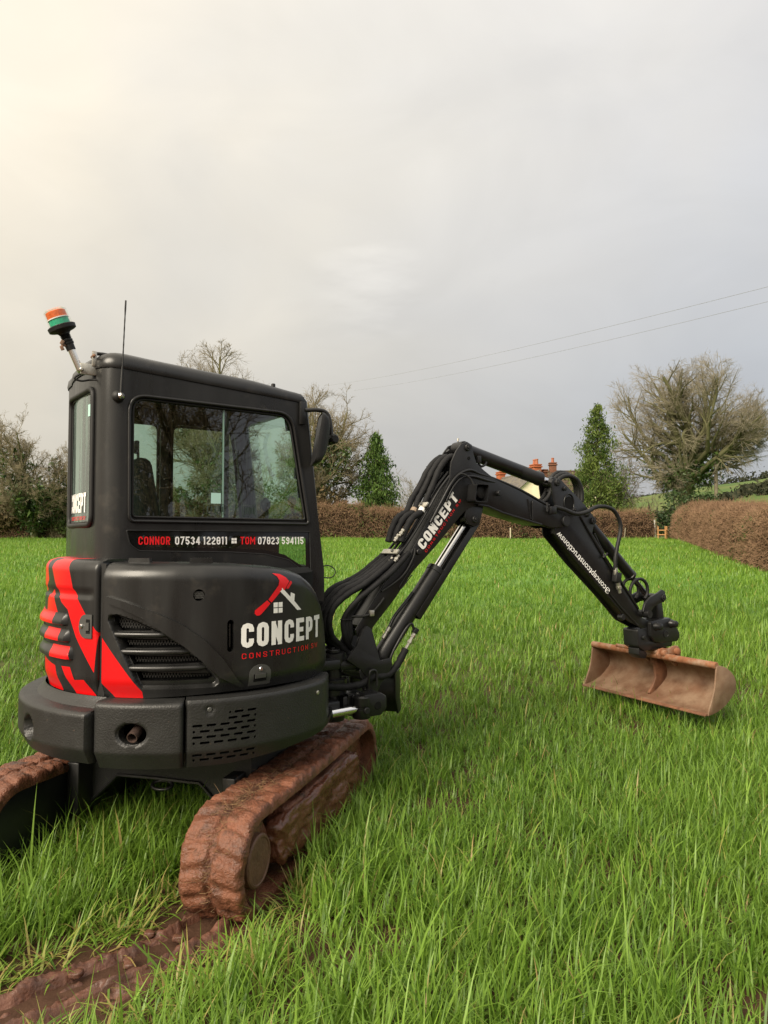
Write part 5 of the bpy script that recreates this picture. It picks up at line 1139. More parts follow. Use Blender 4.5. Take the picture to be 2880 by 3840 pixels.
# ---- rut of churned mud behind the near track
rutp = [Vector(p) for p in [(-.66, 2.98), (-.72, 2.86), (-.80, 2.74), (-.92, 2.60), (-1.06, 2.46), (-1.25, 2.29), (-1.50, 2.08), (-1.85, 1.80), (-2.3, 1.45)]]
rutc = catmull([(p.x, p.y, 0) for p in rutp], 18)
nw = 60; V, F = [], []; rl = 0.0
for i, p in enumerate(rutc):
    if i: rl += (p - rutc[i - 1]).length
    d = (rutc[min(i + 1, len(rutc) - 1)] - rutc[max(i - 1, 0)]).normalized(); s = Vector((d.y, -d.x, 0))
    for j in range(nw + 1):
        b = j / nw * 2 - 1; wdt = .180 + .02 * fbm(rl * 2.2, 2); q = p + s * b * wdt
        e = sstep(1, .70, abs(b))
        # smeared along the direction of travel: long ridges, a pressed trough, torn lumps
        wv = .10 * fbm(rl * 2.0, 5.0)
        ridge = .045 * math.exp(-((b + .40 + wv) / .17) ** 2) + .038 * math.exp(-((b - .55 + wv) / .16) ** 2) + .014 * math.exp(-((b - .05 + wv) / .10) ** 2)
        smear = .018 * fbm(rl * 1.6, b * 6.0, 1) + .006 * fbm(rl * 7, b * 16, 2)
        lump = .024 * max(0, fbm(q.x * 9, q.y * 9, 4)) + .007 * fbm(q.x * 24, q.y * 24, 6) + .005 * fbm(q.x * 60, q.y * 60, 8)
        h = -.018 + e * (.012 - .022 * math.exp(-((b - .12) / .30) ** 2) + ridge * (1 + .3 * fbm(rl * 2.5, 9.0)) + smear + lump)
        h -= e * .045 * math.exp(-(((rl - .34) / .075) ** 2 + ((b - .12) / .30) ** 2)) + e * .035 * math.exp(-(((rl - .12) / .05) ** 2 + ((b - .25) / .25) ** 2))
        V.append((q.x, q.y, gz(q.x, q.y) + h))
m = nw + 1
for i in range(len(rutc) - 1):
    for j in range(nw): F.append((i * m + j, i * m + j + 1, (i + 1) * m + j + 1, (i + 1) * m + j))
RUTM = mat('churned_mud', (.128, .056, .036), .42, .45, var=.30, vscale=10, bump=.6, bscale=60, bdet=7, dist=.010, col2=(.062, .029, .019), c2lo=.46, c2hi=.66, c2scale=9, rvar=.18)
rut = tag(obj('mud_rut', V, F, RUTM, smooth=True, fix=True), kind='structure')
for k in range(12):      # clods thrown up beside the rut
    i = random.randrange(2, len(rutc) - 50); p = rutc[i]; a = random.uniform(0, 6.28); rr = random.uniform(.08, .24); r_ = random.uniform(.007, .018)
    x, y = p.x + rr * math.cos(a), p.y + rr * math.sin(a) * .7
    o = lumpy('mud_clod', (0, 0, 0), (r_ * 2.4, r_ * 1.8, r_ * 1.2), RUTM, rut, None, 4, r_ * .35, 25, seed=k); o.location = (x, y, gz(x, y) + .022 + r_ * .3)

# ================================================================== GRASS
CX0, CY0 = -1.039, 3.904; ua = R(74)                # undercarriage axis in world: 16 deg right of +Y
ax_, ay_ = math.cos(ua), math.sin(ua)
rutA = np.array([(p.x, p.y) for p in rutc[::4]])
def grass_field(n, y0, y1, margin, hmean, wmean, levels, seed, clump, bare, fade=(0, 0, 99, 99)):
    g = np.random.default_rng(seed)
    # sample area-uniform in the camera wedge (with a margin for other viewpoints)
    y = np.sqrt(g.random(n) * (y1 ** 2 - y0 ** 2) + y0 ** 2); hw = y * .60 + margin; x = (g.random(n) * 2 - 1) * hw
    # gather into tufts
    if clump:
        nc = max(1, n // clump); cx = x[:nc]; cy = y[:nc]; ii = g.integers(0, nc, n); tuft = g.random(n) < .75
        x = np.where(tuft, cx[ii] + g.normal(0, .028, n), x); y = np.where(tuft, cy[ii] + g.normal(0, .028, n), y)
    keep = g.random(n) < np.clip(np.minimum((y - fade[0]) / max(fade[1] - fade[0], 1e-3), (fade[3] - y) / max(fade[3] - fade[2], 1e-3)), 0, 1)
    a = (x - CX0) * ax_ + (y - CY0) * ay_; l = (x - CX0) * ay_ - (y - CY0) * ax_      # along / right-lateral
    keep &= ~((np.abs(a) < .93) & (np.abs(np.abs(l) - .62) < .17))
    d = np.full(n, 9.0)
    for q in rutA: d = np.minimum(d, np.hypot(x - q[0], y - q[1]))
    keep &= d > .18 + .035 * g.standard_normal(n)
    # thin patches where soil shows
    pn = np.sin(x * 2.1 + 1.3 * np.sin(y * 1.7)) * np.sin(y * 2.6 + 1.1 * np.sin(x * 2.3 + 2)) + .6 * np.sin(x * 5.3 + y * 3.1) * np.sin(y * 6.1 - x * 2.2)
    keep &= (pn > bare[0]) | (g.random(n) < bare[1])
    # trampled fringe by the rut and between the tracks
    x, y, pn, d, a, l = x[keep], y[keep], pn[keep], d[keep], a[keep], l[keep]; n = len(x)
    if y1 > 30:      # keep inside the field: right hedge and far hedge
        xe = 10.85 + (y - 20) * .285
        k2 = (y < 39.2) & (x < xe - .3); x, y, pn, d, a, l = x[k2], y[k2], pn[k2], d[k2], a[k2], l[k2]; n = len(x)
    big = .5 + .5 * np.sin(x * .9 + 2 * np.sin(y * .5)) * np.sin(y * .8 + 1.5 * np.sin(x * .6))
    h = hmean * (0.62 + .55 * big) * np.exp(g.normal(0, .28, n)) * np.where(d < .40, .65, 1.0)
    h *= np.where(pn < bare[0] + .25, .7, 1)
    wd = wmean * np.exp(g.normal(0, .25, n))
    az = g.random(n) * 2 * np.pi; lean = np.clip(g.normal(.60, .38, n), .02, 1.5); bend = np.clip(g.normal(.85, .55, n), 0, 2.1); lean = np.where(d < .32, np.clip(g.normal(1.5, .35, n), .4, 2.3), lean)
    wx, wy = .18, -.05                                   # slight common lean
    dx, dy = np.cos(az), np.sin(az); sxv, syv = -dy, dx
    z0 = gzv(x, y) - .008
    P = []
    m = levels
    px_, py_, pz_ = x.copy(), y.copy(), z0.copy(); ang = lean * .6
    rows = []
    for k in range(m + 1):
        t = k / m; ww = wd * (1 - t ** 1.7) * (.75 + .5 * min(t * 3, 1) * .5)
        if k < m: rows.append((np.stack([px_ - sxv * ww / 2, py_ - syv * ww / 2, pz_], -1), np.stack([px_ + sxv * ww / 2, py_ + syv * ww / 2, pz_], -1)))
        else: rows.append((np.stack([px_, py_, pz_], -1),))
        st_ = h / m; px_ = px_ + (np.sin(ang) * dx + wx * t * .3) * st_; py_ = py_ + (np.sin(ang) * dy + wy * t * .3) * st_; pz_ = pz_ + np.cos(ang) * st_
        ang = ang + bend * (1.35 / m) * (.5 + t)
    nvb = 2 * m + 1
    V = np.empty((n, nvb, 3)); 
    for k in range(m): V[:, 2 * k] = rows[k][0]; V[:, 2 * k + 1] = rows[k][1]
    V[:, 2 * m] = rows[m][0]
    base = (np.arange(n) * nvb)[:, None]
    tris = []
    for k in range(m - 1): tris += [(2 * k, 2 * k + 1, 2 * k + 3), (2 * k, 2 * k + 3, 2 * k + 2)]
    tris.append((2 * m - 2, 2 * m - 1, 2 * m))
    T = (base[:, :, None] + np.array(tris)[None]).reshape(-1, 3)
    rnd = np.clip(.42 + (.10 if y1 > 30 else 0) + .36 * (big - .5) + g.normal(0, .24, n) - .12 * (pn < bare[0] + .3) * 0, 0, .92)
    dead = g.random(n) < (.035 + .30 * (d < .36)); rnd = np.where(dead, g.uniform(.95, 1.0, n), rnd)
    return V.reshape(-1, 3), T, np.repeat(rnd, len(tris))
def np_mesh(name, Vs, Ts, attr, m, **kw):
    off = 0; VV, TT = [], []
    for v, t in zip(Vs, Ts): VV.append(v); TT.append(t + off); off += len(v)
    V = np.concatenate(VV).astype(np.float32); T = np.concatenate(TT).astype(np.int32); A = np.concatenate(attr).astype(np.float32)
    me = bpy.data.meshes.new(name); me.vertices.add(len(V)); me.vertices.foreach_set('co', V.ravel())
    me.loops.add(len(T) * 3); me.loops.foreach_set('vertex_index', T.ravel()); me.polygons.add(len(T))
    me.polygons.foreach_set('loop_start', np.arange(0, len(T) * 3, 3, dtype=np.int32))
    at = me.attributes.new('rnd', 'FLOAT', 'FACE'); at.data.foreach_set('value', A)
    me.update(calc_edges=True); me.polygons.foreach_set('use_smooth', np.ones(len(T), bool))
    return link(name, me, m, **kw)
GRS = foliage('grass_blades', (.080, .170, .018), (.252, .410, .056), .40, .40, .40, c3=(.42, .30, .12))
parts = [grass_field(135000, 1.25, 6.5, .8, .172, .0086, 4, 1, 11, (-1.0, .40), (0, 0, 4.0, 6.5)), grass_field(170000, 4.0, 17.0, 1.0, .165, .0125, 3, 2, 9, (-1.05, .5), (4.0, 6.5, 9.0, 17.0)),
         grass_field(175000, 8.5, 39.5, 2.0, .145, .024, 2, 3, 0, (-2, 1), (8.5, 17.0, 98, 99))]
tag(np_mesh('grass', [p[0] for p in parts], [p[1] for p in parts], [p[2] for p in parts], GRS), 'long wet green pasture grass covering the field', 'grass', kind='stuff')
# ================================================================== VEGETATION HELPERS
def tubes_mesh(name, segs, m, sides=3, parent=None, smooth=True):
    """segs: (n, 8) array p0 p1 r0 r1 -> one mesh of tapered prisms"""
    S = np.asarray(segs, dtype=np.float64); n = len(S); p0, p1, r0, r1 = S[:, :3], S[:, 3:6], S[:, 6], S[:, 7]
    d = p1 - p0; d /= np.linalg.norm(d, axis=1, keepdims=True) + 1e-9
    ref = np.where(np.abs(d[:, 2:3]) < .9, np.array([[0, 0, 1.]]), np.array([[1., 0, 0]])); a = np.cross(d, ref); a /= np.linalg.norm(a, axis=1, keepdims=True) + 1e-9; b = np.cross(d, a)
    V = np.empty((n, 2 * sides, 3))
    for k in range(sides):
        c, s = math.cos(2 * math.pi * k / sides), math.sin(2 * math.pi * k / sides); o = a * c + b * s
        V[:, k] = p0 + o * r0[:, None]; V[:, sides + k] = p1 + o * r1[:, None]
    tr_ = []
    for k in range(sides):
        j = (k + 1) % sides; tr_ += [(k, j, sides + j), (k, sides + j, sides + k)]
    T = ((np.arange(n) * 2 * sides)[:, None, None] + np.array(tr_)[None]).reshape(-1, 3)
    A = np.repeat(np.clip(1 - r0 / .05, 0, 1), len(tr_))
    return np_mesh(name, [V.reshape(-1, 3)], [T], [A], m, parent=parent)
def leaves_mesh(name, P, size, m, parent=None, seed=0, nrm=None, droop=0.0, aspect=1.0):
    """P: (n,3) leaf centres; each leaf is a bent pair of triangles of random attitude"""
    g = np.random.default_rng(seed); n = len(P); P = np.asarray(P)
    u = g.normal(size=(n, 3)); u[:, 2] -= droop * 2; u /= np.linalg.norm(u, axis=1, keepdims=True)
    v = np.cross(u, g.normal(size=(n, 3))); v /= np.linalg.norm(v, axis=1, keepdims=True); w_ = np.cross(u, v)
    s = (size * np.exp(g.normal(0, .3, n)))[:, None]
    V = np.stack([P - u * s, P + v * s * .5 * aspect + w_ * s * .15, P + u * s, P - v * s * .5 * aspect + w_ * s * .15], 1)
    T = ((np.arange(n) * 4)[:, None, None] + np.array([(0, 1, 2), (0, 2, 3)])[None]).reshape(-1, 3)
    x, y, z = P[:, 0], P[:, 1], P[:, 2]       # light and dark clumps of leaf colour plus a random share per leaf
    cl = np.sin(x * 1.9 + 1.3 * np.sin(y * 1.1 + z)) * np.sin(z * 2.3 + 1.2 * np.sin(x * .9 - y)) + .6 * np.sin(x * 4.7 + y * 3.3) * np.sin(z * 5.1 - y * 2.9 + x)
    rn = np.clip(.47 + .22 * cl + g.normal(0, .21, n), 0, 1)
    return np_mesh(name, [V.reshape(-1, 3)], [T], [np.repeat(rn, 2)], m, parent=parent)
def grow(seed, H, trunk, r0, limbs, spread, upl=.25, droop=0.0, lv=(9, 8, 5), l1=.62, wob=.16, start=.35, twr=.009, env=None):
    """a bare tree: trunk, limbs, branches, sprays, twigs; returns segments and the list of thick branch points"""
    g = random.Random(seed); segs = []; thick = []
    def walk(p, d, L, r, lev, n, taper=.35):
        pts = [p]; rr = [r]
        for i in range(n):
            t = (i + 1) / n
            w_ = Vector((g.gauss(0, wob), g.gauss(0, wob), g.gauss(0, wob)))
            d = (d + w_ + Vector((0, 0, (upl if lev < 3 else upl * .3) * .35 - (droop * t * .5 if lev >= 2 else 0)))).normalized()
            q = pts[-1] + d * (L / n)
            if env and lev >= 1 and i and ((q.x / env[1]) ** 2 + (q.y / env[1]) ** 2 + ((q.z - env[0]) / env[2]) ** 2) > 1 + g.gauss(0, .10): break
            pts.append(q); rr.append(r * (1 - (1 - taper) * t))
        for i in range(len(pts) - 1):
            segs.append((*pts[i], *pts[i + 1], rr[i], rr[i + 1]))
            if lev <= 1: thick.append((pts[i], pts[i + 1], rr[i]))
        return pts, rr
    def kids(pts, rr, L, lev):
        n = len(pts) - 1
        if lev > 3: return
        cnt = lv[lev - 1] if lev >= 1 else limbs
        for c in range(cnt):
            f = g.uniform(.25, 1.0) if lev else start + (1 - start) * (c + g.random()) / cnt; i = min(int(f * n), n - 1); t = f * n - i; p = pts[i].lerp(pts[i + 1], t); r = rr[i] * (1 - t) + rr[i + 1] * t
            ax = (pts[i + 1] - pts[i]).normalized(); o = ax.orthogonal().normalized(); o.rotate(Matrix.Rotation(g.uniform(0, 6.283) if lev else c * 2.39996 + g.gauss(0, .3), 3, ax))
            sp = spread * g.uniform(.6, 1.15) if lev == 0 else g.uniform(.45, 1.0)
            d = (ax * math.cos(sp) + o * math.sin(sp)).normalized()
            LL = L * (l1 if lev == 0 else .52) * g.uniform(.65, 1.15) * (1.15 - .45 * f if lev else 1)
            nr = max(r * (.50 if lev == 0 else .55), twr)
            if lev == 3: nr = twr * g.uniform(.6, 1.0)
            ns = (7, 5, 3, 2)[lev]
            a, b = walk(p, d, LL, nr, lev + 1, ns, .3 if lev < 3 else .45); kids(a, b, LL, lev + 1)
    base = Vector((0, 0, -.3)); pts, rr = walk(base, Vector((g.gauss(0, .05), g.gauss(0, .05), 1)), trunk + .3, r0, 0, 7, .62)
    kids(pts, rr, H - trunk * .6, 0)
    # leader limbs from the top of the trunk
    for c in range(3):
        d = Vector((g.gauss(0, .35), g.gauss(0, .35), 1)).normalized(); a, b = walk(pts[-1], d, (H - trunk) * g.uniform(.55, .85), rr[-1] * .8, 1, 7); kids(a, b, (H - trunk) * .8, 1)
    return segs, thick
def barkmat(name, c1, c2):
    m = bpy.data.materials.new(name); m.use_nodes = True; n = m.node_tree; b = n.nodes['Principled BSDF']; b.inputs['Roughness'].default_value = .85; b.inputs['Specular IOR Level'].default_value = .15
    at = n.nodes.new('ShaderNodeAttribute'); at.attribute_name = 'rnd'; cr = n.nodes.new('ShaderNodeValToRGB'); cr.color_ramp.elements[0].color = (*c1, 1); cr.color_ramp.elements[1].color = (*c2, 1)
    n.links.new(at.outputs['Fac'], cr.inputs[0]); n.links.new(cr.outputs[0], b.inputs['Base Color']); return m
BARK = barkmat('mossy_bark', (.115, .110, .050), (.25, .205, .135))
BARKR = barkmat('reddish_bark', (.12, .118, .058), (.29, .25, .185))
IVY = foliage('ivy_leaves', (.022, .046, .012), (.095, .150, .036), .4, .15, .4)
IVYD = foliage('dark_evergreen_leaves', (.016, .034, .012), (.060, .10, .03), .45, .12, .35)
CON = foliage('conifer_sprays', (.028, .064, .016), (.125, .20, .042), .6, .2, .2)
CON2 = foliage('yellow_green_conifer_sprays', (.036, .075, .016), (.165, .215, .048), .6, .2, .2)
HDG = foliage('brown_hedge_leaves', (.042, .027, .018), (.25, .155, .095), .7, .2, .2)
HDM = foliage('mixed_hedge_leaves', (.050, .052, .020), (.21, .145, .075), .7, .2, .2)
HDGR = foliage('green_hedge_leaves', (.028, .050, .015), (.125, .165, .045), .6, .2, .25)
def tree(name, label, x, y, seed, H, trunk, r0, limbs, spread, ivy=0, ivyH=.5, bark=None, group=None, **kw):
    root = empty(name, (x, y, gz(x, y))); tag(root, label, 'tree', group)
    segs, thick = grow(seed, H, trunk, r0, limbs, spread, **kw)
    S = np.array(segs); tk = S[:, 6] > .055
    tubes_mesh('trunk', S[tk] if tk.any() else S[:8], bark or BARK, 7, root); tubes_mesh('crown', S[~tk], bark or BARK, 3, root)
    if ivy:
        g = np.random.default_rng(seed); pts = []
        cand = [t for t in thick if t[1].z < H * ivyH]
        for k in range(ivy):
            a, b, r = cand[g.integers(0, len(cand))]; q = a.lerp(b, float(g.random())); e = np.array(q) + g.normal(0, 1, 3) * (r + .16); pts.append(e)
        leaves_mesh('ivy', pts, .10, IVY, root, seed)
    return root
def hull_points(n, seed, fn): 
    g = np.random.default_rng(seed); return fn(g, n)

# ================================================================== TREES
tree('bare_tree', 'big bare spreading tree with mossy ivy covered trunk on the right', 20.1, 48, 21, 13.4, 5.6, .55, 20, 1.22, ivy=4200, ivyH=.42, droop=.16, upl=.20, lv=(14, 10, 8), l1=.70, start=.58, twr=.0075, env=(7.7, 5.7, 5.5), bark=BARKR)
tree('bare_tree', 'bare ivy clad tree right behind the cab mirror', -3.6, 44, 5, 10.6, 4.4, .30, 14, 1.0, ivy=4200, ivyH=.62, env=(6.0, 3.4, 4.3), lv=(13, 10, 7), l1=.62, start=.30, twr=.009)
tree('bare_tree', 'bare tree showing above the cab roof', -11.0, 46, 9, 13.8, 5.0, .34, 14, 1.0, ivy=3000, ivyH=.5, env=(7.4, 4.2, 5.3), lv=(12, 10, 7), l1=.62, start=.35, twr=.009)
tree('bare_tree', 'shrubby ivy grown bare tree at the left edge below the beacon', -19.6, 40, 13, 7.0, 2.4, .22, 14, 1.05, ivy=4200, ivyH=.7, lv=(11, 9, 7), l1=.60, start=.2, twr=.009)
tree('bare_tree', 'bare tree cut off by the left edge of the picture', -25.0, 42, 17, 9.0, 3.2, .25, 11, 1.0, ivy=2500, ivyH=.5, lv=(10, 8, 6), l1=.58, start=.3, twr=.009)
tree('bare_tree', 'bare tree seen through the side window of the cab', -8.0, 42, 33, 8.2, 3.0, .22, 13, .95, ivy=3500, ivyH=.6, lv=(10, 8, 6), l1=.54, start=.25, twr=.009)
tree('thin_bare_tree', 'thin pale bare saplings between the conifer and the boom', 2.2, 52, 41, 4.6, 1.2, .07, 9, .5, lv=(7, 5, 3), l1=.8, twr=.010, start=.1, bark=BARKR)
tree('bare_tree', 'brown bare scrub tree between conifer and big tree', 16.3, 50, 55, 6.6, 1.4, .13, 13, .9, lv=(10, 8, 5), l1=.6, start=.1, twr=.012, bark=BARKR)
# trees behind the photographer: they show as reflections in the cab's side window
for k, (x, y, s_, H_) in enumerate(((8.5, -3.2, 61, 8.2), (11.5, -7.5, 62, 9.6), (14.0, -2.5, 63, 8.8), (6.5, -9.5, 64, 8.5))):
    tree('bare_tree', ('bare tree mirrored at the left of the cab side window', 'tall bare tree mirrored in the middle of the cab side window', 'bare tree mirrored at the right of the cab side window', 'bare tree behind the photographer, mirrored low in the cab window')[k], x, y, s_, H_, 2.2, .2, 10, .7, lv=(9, 6, 3), l1=.55, start=.2, twr=.012, ivy=0)

def conifer(label, x, y, H, rad, seed, m, n, taper=1.0, name='conifer'):
    root = empty(name, (x, y, gz(x, y))); tag(root, label, 'tree')
    g = np.random.default_rng(seed)
    segs = [(0, 0, -.3, 0, 0, H * .5, .16, .10), (0, 0, H * .5, 0, 0, H * .96, .10, .02)]
    P = []
    nb = 230
    for k in range(nb):
        f = (k + g.random()) / nb; z = H * (.04 + .94 * f); rr = rad * ((1 - f) ** .75) * (.58 + .62 * g.random()) * (1 + .16 * math.sin(5 * f * 3 + k)) + .06; a = g.random() * 6.283
        tip = np.array([math.cos(a) * rr, math.sin(a) * rr, z - .10 * rr]); st = np.array([0, 0, z + .12 * rr])
        segs.append((*st, *tip, .022, .006))
        c = int(n / nb * (.35 + 1.3 * (1 - f)))
        for i in range(c):
            t = .30 + .72 * math.sqrt(g.random()); q = st + (tip - st) * t; w_ = .10 + .13 * t * rr
            P.append(q + g.normal(0, 1, 3) * np.array([w_, w_, w_ * .8]) + np.array([0, 0, -.10 * t]))
    tubes_mesh('trunk', np.array(segs), BARK, 5, root); leaves_mesh('crown', P, .095, m, root, seed, droop=.7, aspect=.7)
    return root
conifer('dark green cone shaped conifer left of the boom', -.45, 43, 6.5, 1.75, 71, CON, 13000)
conifer('tall yellowish green drooping conifer beside the house', 13.9, 46, 8.9, 2.3, 72, CON2, 16000)

def bush(name, label, x, y, sx_, sy_, sz_, m, n, seed, leaf=.09, cat='bush', twigs=300, base=0.0):
    root = empty(name, (x, y, gz(x, y))); tag(root, label, cat); g = np.random.default_rng(seed)
    P = []
    lob = [(g.normal(0, .45) * sx_, g.normal(0, .4) * sy_, g.uniform(.25, .8) * sz_, g.uniform(.28, .5)) for _ in range(14)]
    for i in range(n):
        lx, ly, lz, lr = lob[g.integers(0, len(lob))]; d = g.normal(size=3); d /= np.linalg.norm(d); rr = lr * (.55 + .5 * g.random())
        q = np.array([lx + d[0] * rr * sx_, ly + d[1] * rr * sy_, base + lz + d[2] * rr * sz_ * .55]);
        if q[2] < 0: q[2] = abs(q[2]) * .4
        P.append(q)
    leaves_mesh('foliage', P, leaf, m, root, seed)
    S = []
    for i in range(twigs):
        a = P[g.integers(0, n)]; b0 = np.array([g.normal(0, .15) * sx_, g.normal(0, .15) * sy_, 0.0]); mid = b0 + (a - b0) * .6 + g.normal(0, .08, 3); S.append((*b0, *mid, .018, .012)); S.append((*mid, *(a + (a - mid) * .25), .012, .005))
    tubes_mesh('stems', np.array(S), BARK, 3, root)
    return root
bush('evergreen_bush', 'dark glossy evergreen bush under the big bare tree', 19.6, 44, 1.7, 1.2, 2.9, IVYD, 5200, 81)
bush('evergreen_bush', 'lower dark evergreen bush left of the big tree trunk', 17.6, 43, 1.2, 1.0, 2.0, IVYD, 3000, 82)
bush('evergreen_bush', 'green leaning bush at the foot of the dark conifer', -1.9, 41.8, 1.1, .9, 1.9, IVYD, 2600, 83)
bush('scrub_bush', 'brown tangled scrub below the tree behind the mirror', -4.6, 42, 1.8, 1.0, 3.2, HDM, 4200, 84)
bush('scrub_bush', 'green brown scrub seen low through the cab window', -8.6, 41.2, 2.2, 1.0, 3.0, HDGR, 4500, 85)
bush('scrub_bush', 'ivy green scrub seen left of the seat through the cab window', -12.4, 41.5, 2.0, 1.0, 3.3, HDGR, 4200, 86)
bush('scrub_bush', 'dark scrub at the left under the ivy grown tree', -18.4, 40.4, 2.2, 1.0, 3.0, HDGR, 4500, 87)
bush('scrub_bush', 'tangled scrub at the far left edge of the field', -22.6, 40.4, 2.0, 1.0, 2.7, HDM, 4200, 88)
bush('scrub_bush', 'reddish bare scrub beyond the right hedge below the hill', 25.5, 58, 4.6, 1.6, 1.9, HDG, 4500, 89, leaf=.10)
bush('hedge_shrub', 'green holly shrub growing out of the brown hedge at the right edge', 12.0, 19.8, .55, .8, 1.7, HDGR, 5200, 91, leaf=.045)

# ================================================================== HEDGES
def hedge(label, path, width, height, m, seed, dens, twig, leaf, cat='hedge', wig=.12, mcore=None, green=.25):
    """path: list of (x, y); a rough clipped body plus thousands of twigs and dead leaves standing out of it"""
    p0 = path[0]; root = empty('hedge', (p0[0], p0[1], gz(*p0))); tag(root, label, cat); g = np.random.default_rng(seed)
    C = catmull([(a, b, 0) for a, b in path], 12); o = Vector((p0[0], p0[1], gz(*p0)))
    Ln = [0]
    for a, b in zip(C, C[1:]): Ln.append(Ln[-1] + (b - a).length)
    V, F = [], []; nc = 11
    def sect(i, k, inf=0.0):
        c = C[i]; d = (C[min(i + 1, len(C) - 1)] - C[max(i - 1, 0)]).normalized(); s = Vector((d.y, -d.x, 0))
        t = k / (nc - 1) * 2 - 1; hh = height * (1 + wig * fbm(Ln[i] * .35, seed, 1))
        if abs(t) > .5: u = (1 - abs(t)) * 2; xx = math.copysign(1, t) * (.5 + .5 * (1 - u) * .10); zz = u
        else: xx = t; zz = 1.0 - .04 * (t * 2) ** 2
        wv = width * (1 + .30 * fbm(Ln[i] * .6, k * .5, seed) + .12 * fbm(Ln[i] * 2.2, k * .9, seed)) + inf
        return c + s * xx * wv + Vector((0, 0, gz(c.x, c.y) + zz * (hh + inf) + .10 * fbm(Ln[i] * .9, k, seed) * (zz > .05)))
    for i in range(len(C)):
        for k in range(nc): V.append(sect(i, k, -.14) - o)
    for i in range(len(C) - 1):
        for k in range(nc - 1): F.append((i * nc + k, i * nc + k + 1, (i + 1) * nc + k + 1, (i + 1) * nc + k))
    obj('hedge_core', V, F, mcore or mat('hedge_core_brown', (.032, .019, .012), .9, .1, var=.5, vscale=8, bump=1, bscale=9, dist=.1), root, smooth=True)
    n = int(Ln[-1] * dens); SG = np.array([[tuple(sect(i, k) - o) for k in range(nc)] for i in range(len(C))]); LA = np.array(Ln)
    l = g.random(n) * Ln[-1]; i = np.clip(np.searchsorted(LA, l) - 1, 0, len(C) - 2); f = ((l - LA[i]) / np.maximum(LA[i + 1] - LA[i], 1e-6))[:, None]
    kk = g.random(n) * (nc - 1); k0 = np.minimum(kk.astype(int), nc - 2); fk = (kk - k0)[:, None]
    c = (SG[i, k0] * (1 - fk) + SG[i, k0 + 1] * fk) * (1 - f) + (SG[i + 1, k0] * (1 - fk) + SG[i + 1, k0 + 1] * fk) * f
    E = c + g.normal(0, .06, (n, 3)); tw = np.arange(n) % 5 < 3; P = E[~tw]
    top = np.isin(k0, (4, 5, 6)); dd = g.normal(0, .5, (n, 3)); dd[:, 2] += np.where(top, .85, .35); dd *= (twig * np.exp(g.normal(0, .35, n)) / np.linalg.norm(dd, axis=1))[:, None]
    S = np.concatenate([E - dd * .4, E + dd * .6, np.full((n, 1), .0075), np.full((n, 1), .003)], 1)[tw]
    gn = np.sin(P[:, 0] * .55 + 1.7 * np.sin(P[:, 1] * .31 + seed)) * np.sin(P[:, 2] * 1.3 + P[:, 0] * .9 + P[:, 1] * .5) + g.normal(0, .22, len(P)) > 1.02 - green
    if gn.sum() > 10: leaves_mesh('ivy_patch', P[gn], leaf * 1.2, HDGR, root, seed + 1)['kind'] = 'stuff'
    P = P[~gn]
    sh = np.flatnonzero(top)[:: max(1, int(top.sum() / (Ln[-1] * 9)))]; up = np.stack([g.normal(0, .10, len(sh)), g.normal(0, .10, len(sh)), g.uniform(.15, .50, len(sh))], 1)      # stray shoots above the clipped top
    S = np.concatenate([S, np.concatenate([c[sh] - [0, 0, .1], c[sh] + up, np.full((len(sh), 1), .007), np.full((len(sh), 1), .0025)], 1)])
    leaves_mesh('hedge_leaves', P, leaf, m, root, seed, aspect=.8)['kind'] = 'stuff'
    tubes_mesh('hedge_twigs', np.array(S), TWG, 3, root)['kind'] = 'stuff'
    return root
TWG = barkmat('hedge_twig', (.10, .062, .038), (.31, .195, .12))
hedge('long clipped brown hedge running down the right side of the field', [(17.0, 39.5), (16.4, 37.5), (14.8, 31.5), (13.1, 26), (11.6, 20.8), (10.4, 16.5), (9.1, 11.5)], 1.5, 1.62, HDG, 101, 3600, .27, .034, wig=.20, green=.45)
hedge('brown hedge along the far end of the field behind the boom and arm', [(-1.6, 40.85), (4, 40.9), (9, 40.8), (13.5, 40.6), (15.2, 40.9)], 1.3, 1.5, HDG, 102, 1500, .36, .05, wig=.28, green=.80)
hedge('rough mixed hedge along the far left end of the field', [(-31, 40.9), (-24, 41), (-16, 41), (-8, 41), (-1.2, 40.9)], 1.4, 2.0, HDM, 103, 1300, .44, .06, wig=.3, green=1.05)

